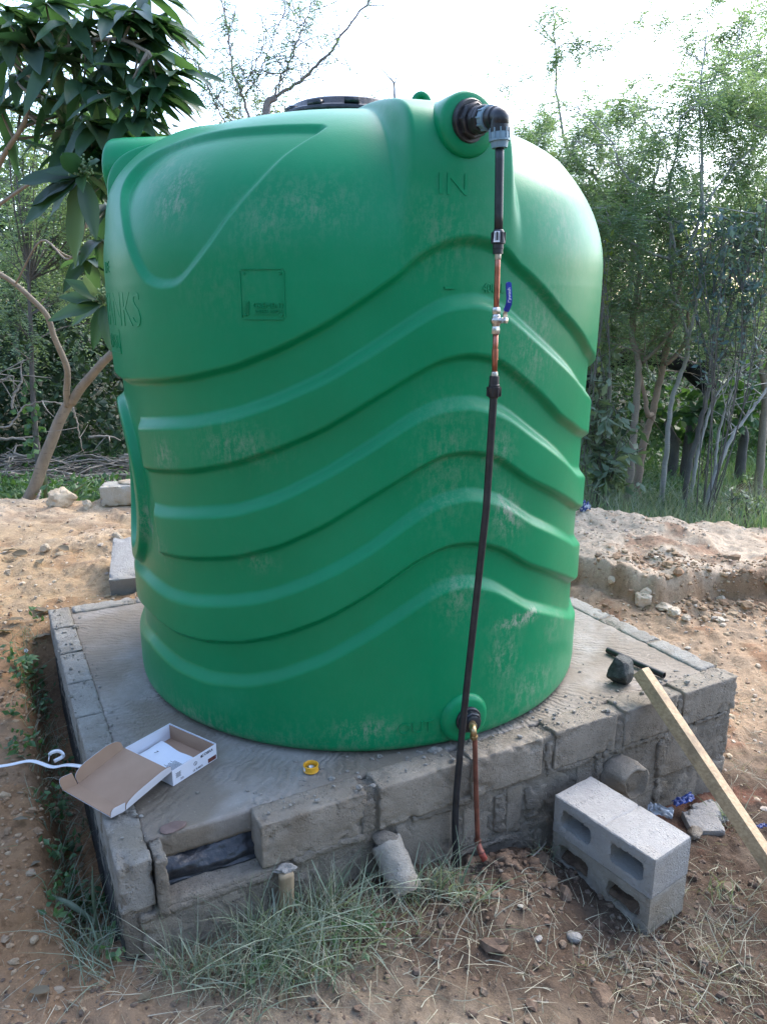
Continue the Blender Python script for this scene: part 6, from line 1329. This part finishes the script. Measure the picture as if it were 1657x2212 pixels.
for px, py_, z, n, H, sp_2 in [(575, 2060, -.33, 150, .24, .028), (550, 2030, -.33, 90, .26, .02), (640, 2010, -.34, 110, .18, .035), (690, 2000, -.34, 120, .20, .035), (735, 1960, -.34, 100, .18, .03), (775, 2010, -.34, 90, .16, .035), (620, 2090, -.33, 130, .18, .05),
                               (680, 2110, -.33, 130, .17, .05), (500, 2100, -.33, 110, .17, .045), (440, 2110, -.32, 90, .16, .04), (345, 2060, -.30, 110, .20, .035), (290, 2020, -.29, 100, .20, .03), (400, 2110, -.32, 120, .18, .05), (560, 2150, -.33, 120, .15, .05),
                               (905, 1945, -.36, 80, .16, .03), (950, 1930, -.36, 90, .18, .03), (990, 1975, -.40, 60, .15, .03), (1020, 2000, -.42, 50, .14, .04), (740, 2080, -.34, 100, .16, .05), (820, 2060, -.36, 60, .13, .05), (655, 1930, -.33, 80, .20, .02), (715, 1900, -.34, 60, .18, .02), (860, 1990, -.36, 50, .12, .04),
                               (250, 2060, -.30, 50, .16, .04), (180, 1960, -.28, 30, .14, .03), (1160, 1835, -.40, 50, .10, .02), (1185, 1850, -.42, 30, .10, .02), (1560, 1930, -.48, 40, .10, .04), (1590, 1770, -.47, 50, .13, .03)]:
    tuft(fg, px, py_, z, int(n * .36), H * 1.3, sp_2, gF, (gF.normal() * .12 + .1, gF.normal() * .1), .0032, .7, .32); tuft(fg, px, py_, z, int(n * .12), H * 1.1, sp_2 * 1.2, gF, (gF.normal() * .15, 0), .0060, .8, .4); tuft(fd, px, py_, z, int(n * .28), H * .9, sp_2 * 1.5, gF, (gF.normal() * .3, 0), .0022, .8, .6)
for t_2 in np.arange(.0, 1.95, .06):                       # growth in the gap along the left wall
    p = LP(-.09 + gF.normal() * .025, t_2, -.25); n = 26; x = p[0] + gF.normal(size=n) * .03; y = p[1] + gF.normal(size=n) * .03; PP = np.stack([x, y, ground_h(x, y)], -1); D = gF.normal(size=(n, 3)) * .5; D[:, 2] = 1; blades(fg, PP, norm(D), gF.uniform(.05, .17, n) * (1.3 if t_2 < .5 else .8), .003, .8, gF, 5)
kind(fg.build('green_grass', M['gr_green'], smooth=False), 'stuff')
for px, py_, n, H, sp_2 in [(1440, 2085, 60, .12, .05), (1530, 2050, 60, .14, .05), (1600, 1990, 50, .12, .06), (1480, 1960, 60, .12, .05), (1560, 2130, 70, .13, .07), (1630, 2100, 60, .12, .05), (1330, 2140, 45, .10, .05), (1130, 1950, 30, .10, .04), (1230, 2100, 40, .10, .06), (1040, 2080, 60, .12, .06), (1100, 2150, 45, .1, .07), (900, 2120, 60, .12, .07),
                            (1620, 1900, 40, .1, .05), (1590, 1740, 40, .12, .03), (1500, 2180, 60, .12, .08), (1400, 1985, 40, .1, .03), (760, 2160, 60, .12, .07), (600, 2190, 50, .12, .07), (300, 2150, 50, .1, .08), (180, 2080, 30, .1, .08), (1300, 2060, 30, .09, .03), (1610, 1640, 20, .1, .03)]:
    tuft(fd, px, py_, -.42, n, H, sp_2, gF, (gF.normal() * .6, gF.normal() * .4), .0024, .9, .9)
def litter(mb, n, box_, g, keep, H=(.03, .12)):
    P = sow(n, box_, g, keep); n = len(P); P[:, 2] += .006; D = g.normal(size=(n, 3)); D[:, 2] = np.abs(D[:, 2]) * .22; blades(mb, P, norm(D), g.uniform(*H, n), .0022, g.uniform(.1, .5, n), g, 4)
litter(fd, 2900, (-.9, 2.2, 1.2, 2.4), gF, lambda x, y, s, t: (t < .0) & (vnoise(np.stack([x, y, 0 * x], -1) * 3.5, 12) > -.1))
litter(fd, 900, (-2.4, -.5, 1.2, 3.8), gF, lambda x, y, s, t: (s < -.02) & (vnoise(np.stack([x, y, 0 * x], -1) * 3, 13) > .05))
litter(fd, 1400, (1.2, 3.2, 2.2, 3.6), gF, lambda x, y, s, t: s > PLIN)
litter(fd, 350, (-2.6, -.9, 3.3, 4.4), gF, lambda x, y, s, t: t > PLIT)
kind(fd.build('dry_straw', M['gr_dry'], smooth=False), 'stuff')
herbs('small_weeds', (-1.75, -.55, 1.6, 3.5), 260, 16, .022, c_leaf(.028, .016, .1), 'lf_mid', 405, lambda x, y, s, t: (s > -.19) & (s < -.02) & (t > -.15), (.0, .07))
herbs('small_weeds', (-.6, -.05, 1.6, 2.0), 18, 12, .03, c_leaf(.026, .016, .1), 'lf_mid', 406, lambda x, y, s, t: (t < -.03), (.0, .05))
# broad bladed grass plant bottom left, flowering weed, dead leaves
gp = MB(); pu = MB()
base = PZ(480, 2060, -.32)
for (x0, y0, x1, y1, w_l, pur) in [(370, 2030, 330, 1855, .012, 0), (395, 2010, 525, 1895, .011, 0), (310, 2030, 275, 1930, .014, 0), (225, 2005, 95, 1925, .016, 0), (215, 2030, 200, 1870, .010, 0), (450, 1995, 600, 1990, .016, 0), (360, 1990, 500, 1870, .012, 1), (270, 1990, 335, 1900, .012, 1), (280, 2090, 420, 2130, .013, 0), (300, 1975, 262, 1870, .012, 0)]:
    a = PZ(x0, y0, -.32); b = PY(x1, y1, a[1] + .03); S = smooth_path([a, (a + b) / 2 + [0, -.01, .025], b], 7); ribbon(pu if pur else gp, S, (.9, .4, .1), np.concatenate([np.linspace(.3, 1, 7), np.linspace(1, .1, len(S) - 7)]) * w_l, .0008)
gpo = gp.build('broad_grass_plant', M['lf_pale'], None, base); tag(gpo, 'broad bladed grass plant with purple leaves at the bottom left', 'grass plant'); pu.build('purple_blade', M['purpleleaf'], gpo, base)
wd = thing('flowering_weed', 'small weed with one white flower beside the left wall', 'weed', PZ(60, 1440, -.13)); fb = MB(); c = PZ(60, 1418, -.09); wp = np.array(wd.location)
for k in range(9):
    a = 2 * math.pi * k / 9; big_leaf(fb, wp + [0, 0, .03], np.array([math.cos(a), math.sin(a), .35]), np.array([0, 0, 1.]), .06, .024, gF, .3, 5)
tube(fb, [wp, wp + [0, 0, .06], c + [0, 0, .03]], .0018, 5); fb.build('foliage', M['lf_mid'], wd, wp)
pt_ = MB()
for k in range(5): a = 2 * math.pi * k / 5; big_leaf(pt_, c + [0, 0, .03], np.array([math.cos(a), -.4, math.sin(a)]), np.array([0, -1., .3]), .011, .008, gF, 0, 3)
pt_.build('flower', M['petal'], wd, c)
LEAFN = ['on the left slope, left one of a close pair', 'on the left slope, right one of a close pair', 'nearest the left picture edge on the slope', 'on straw above the trench, upper one', 'on straw above the trench, lower one', 'just left of the rear plinth corner', 'on the slope below the pale boulder', 'on the slope right of the clay stone', 'at the left edge beside the white flower weed', 'just above the white flower weed', 'on orange soil beside the white strap', 'on orange soil below the carton, near the trench', 'on bare soil in the bottom left corner', 'under the grass near the bottom left', 'at the bottom edge below the grass', 'on straw right of the pine batten', 'on orange soil left of the grass plant']
for k, (px, py_) in enumerate([(40, 1192), (62, 1200), (25, 1205), (75, 1335), (55, 1345), (105, 1328), (88, 1215), (150, 1195), (30, 1370), (75, 1385), (30, 1780), (120, 1890), (110, 2150), (330, 2160), (610, 2185), (1640, 1920), (90, 1870)]):
    d = _ray(px, py_); 
    for tt in np.arange(1.4, 9, .01):
        q = d * tt
        if q[2] + CAM_Z < gz(q[0], q[1]): break
    p = np.array([q[0], q[1], gz(q[0], q[1]) + .012]); mb = MB(); a = gF.uniform(0, 6); big_leaf(mb, p, np.array([math.cos(a), math.sin(a), .15]), norm(np.array([gF.normal() * .4, gF.normal() * .4, 1.])), gF.uniform(.07, .11) * (1 if py_ < 1500 else .5), .045 * (1 if py_ < 1500 else .5), gF, .1, 6)
    tag(mb.build('dead_leaf', M['deadleaf'], None, p), 'curled dead leaf ' + LEAFN[k], 'dead leaf', 'scattered dead leaves')
# root bits poking from the dug soil near the outlet
rt_ = MB()
for pts in ([(1060, 1890), (1110, 1870), (1150, 1850), (1180, 1820)], [(1085, 1905), (1120, 1885), (1135, 1860)]):
    S = smooth_path([PZ(x, y, -.385 + .01 * i) for i, (x, y) in enumerate(pts)], 6); tube(rt_, S, np.linspace(.0035, .0015, len(S)), 6)
tag(rt_.build('root_strand', M['twig'], None, PZ(1085, 1900, -.4)), 'pale root strands poking out of the brown soil beside the red sleeve', 'roots')
cm = MB(); gC = np.random.default_rng(9)
for k in range(90):
    s0 = gC.normal() * .14 + 1.12; t0 = -.10 + gC.normal() * .07
    if t0 > -.03: continue
    p = LP(s0, t0, 0); p[2] = gz(p[0], p[1]) + .004; z = gC.lognormal(0, .45) * .018; rock(cm, p, (z * 1.3, z, z * .8), int(k), .6, 5, rotz(k), 12, 8)
kind(cm.build('dug_soil', M['soilclod']), 'stuff')
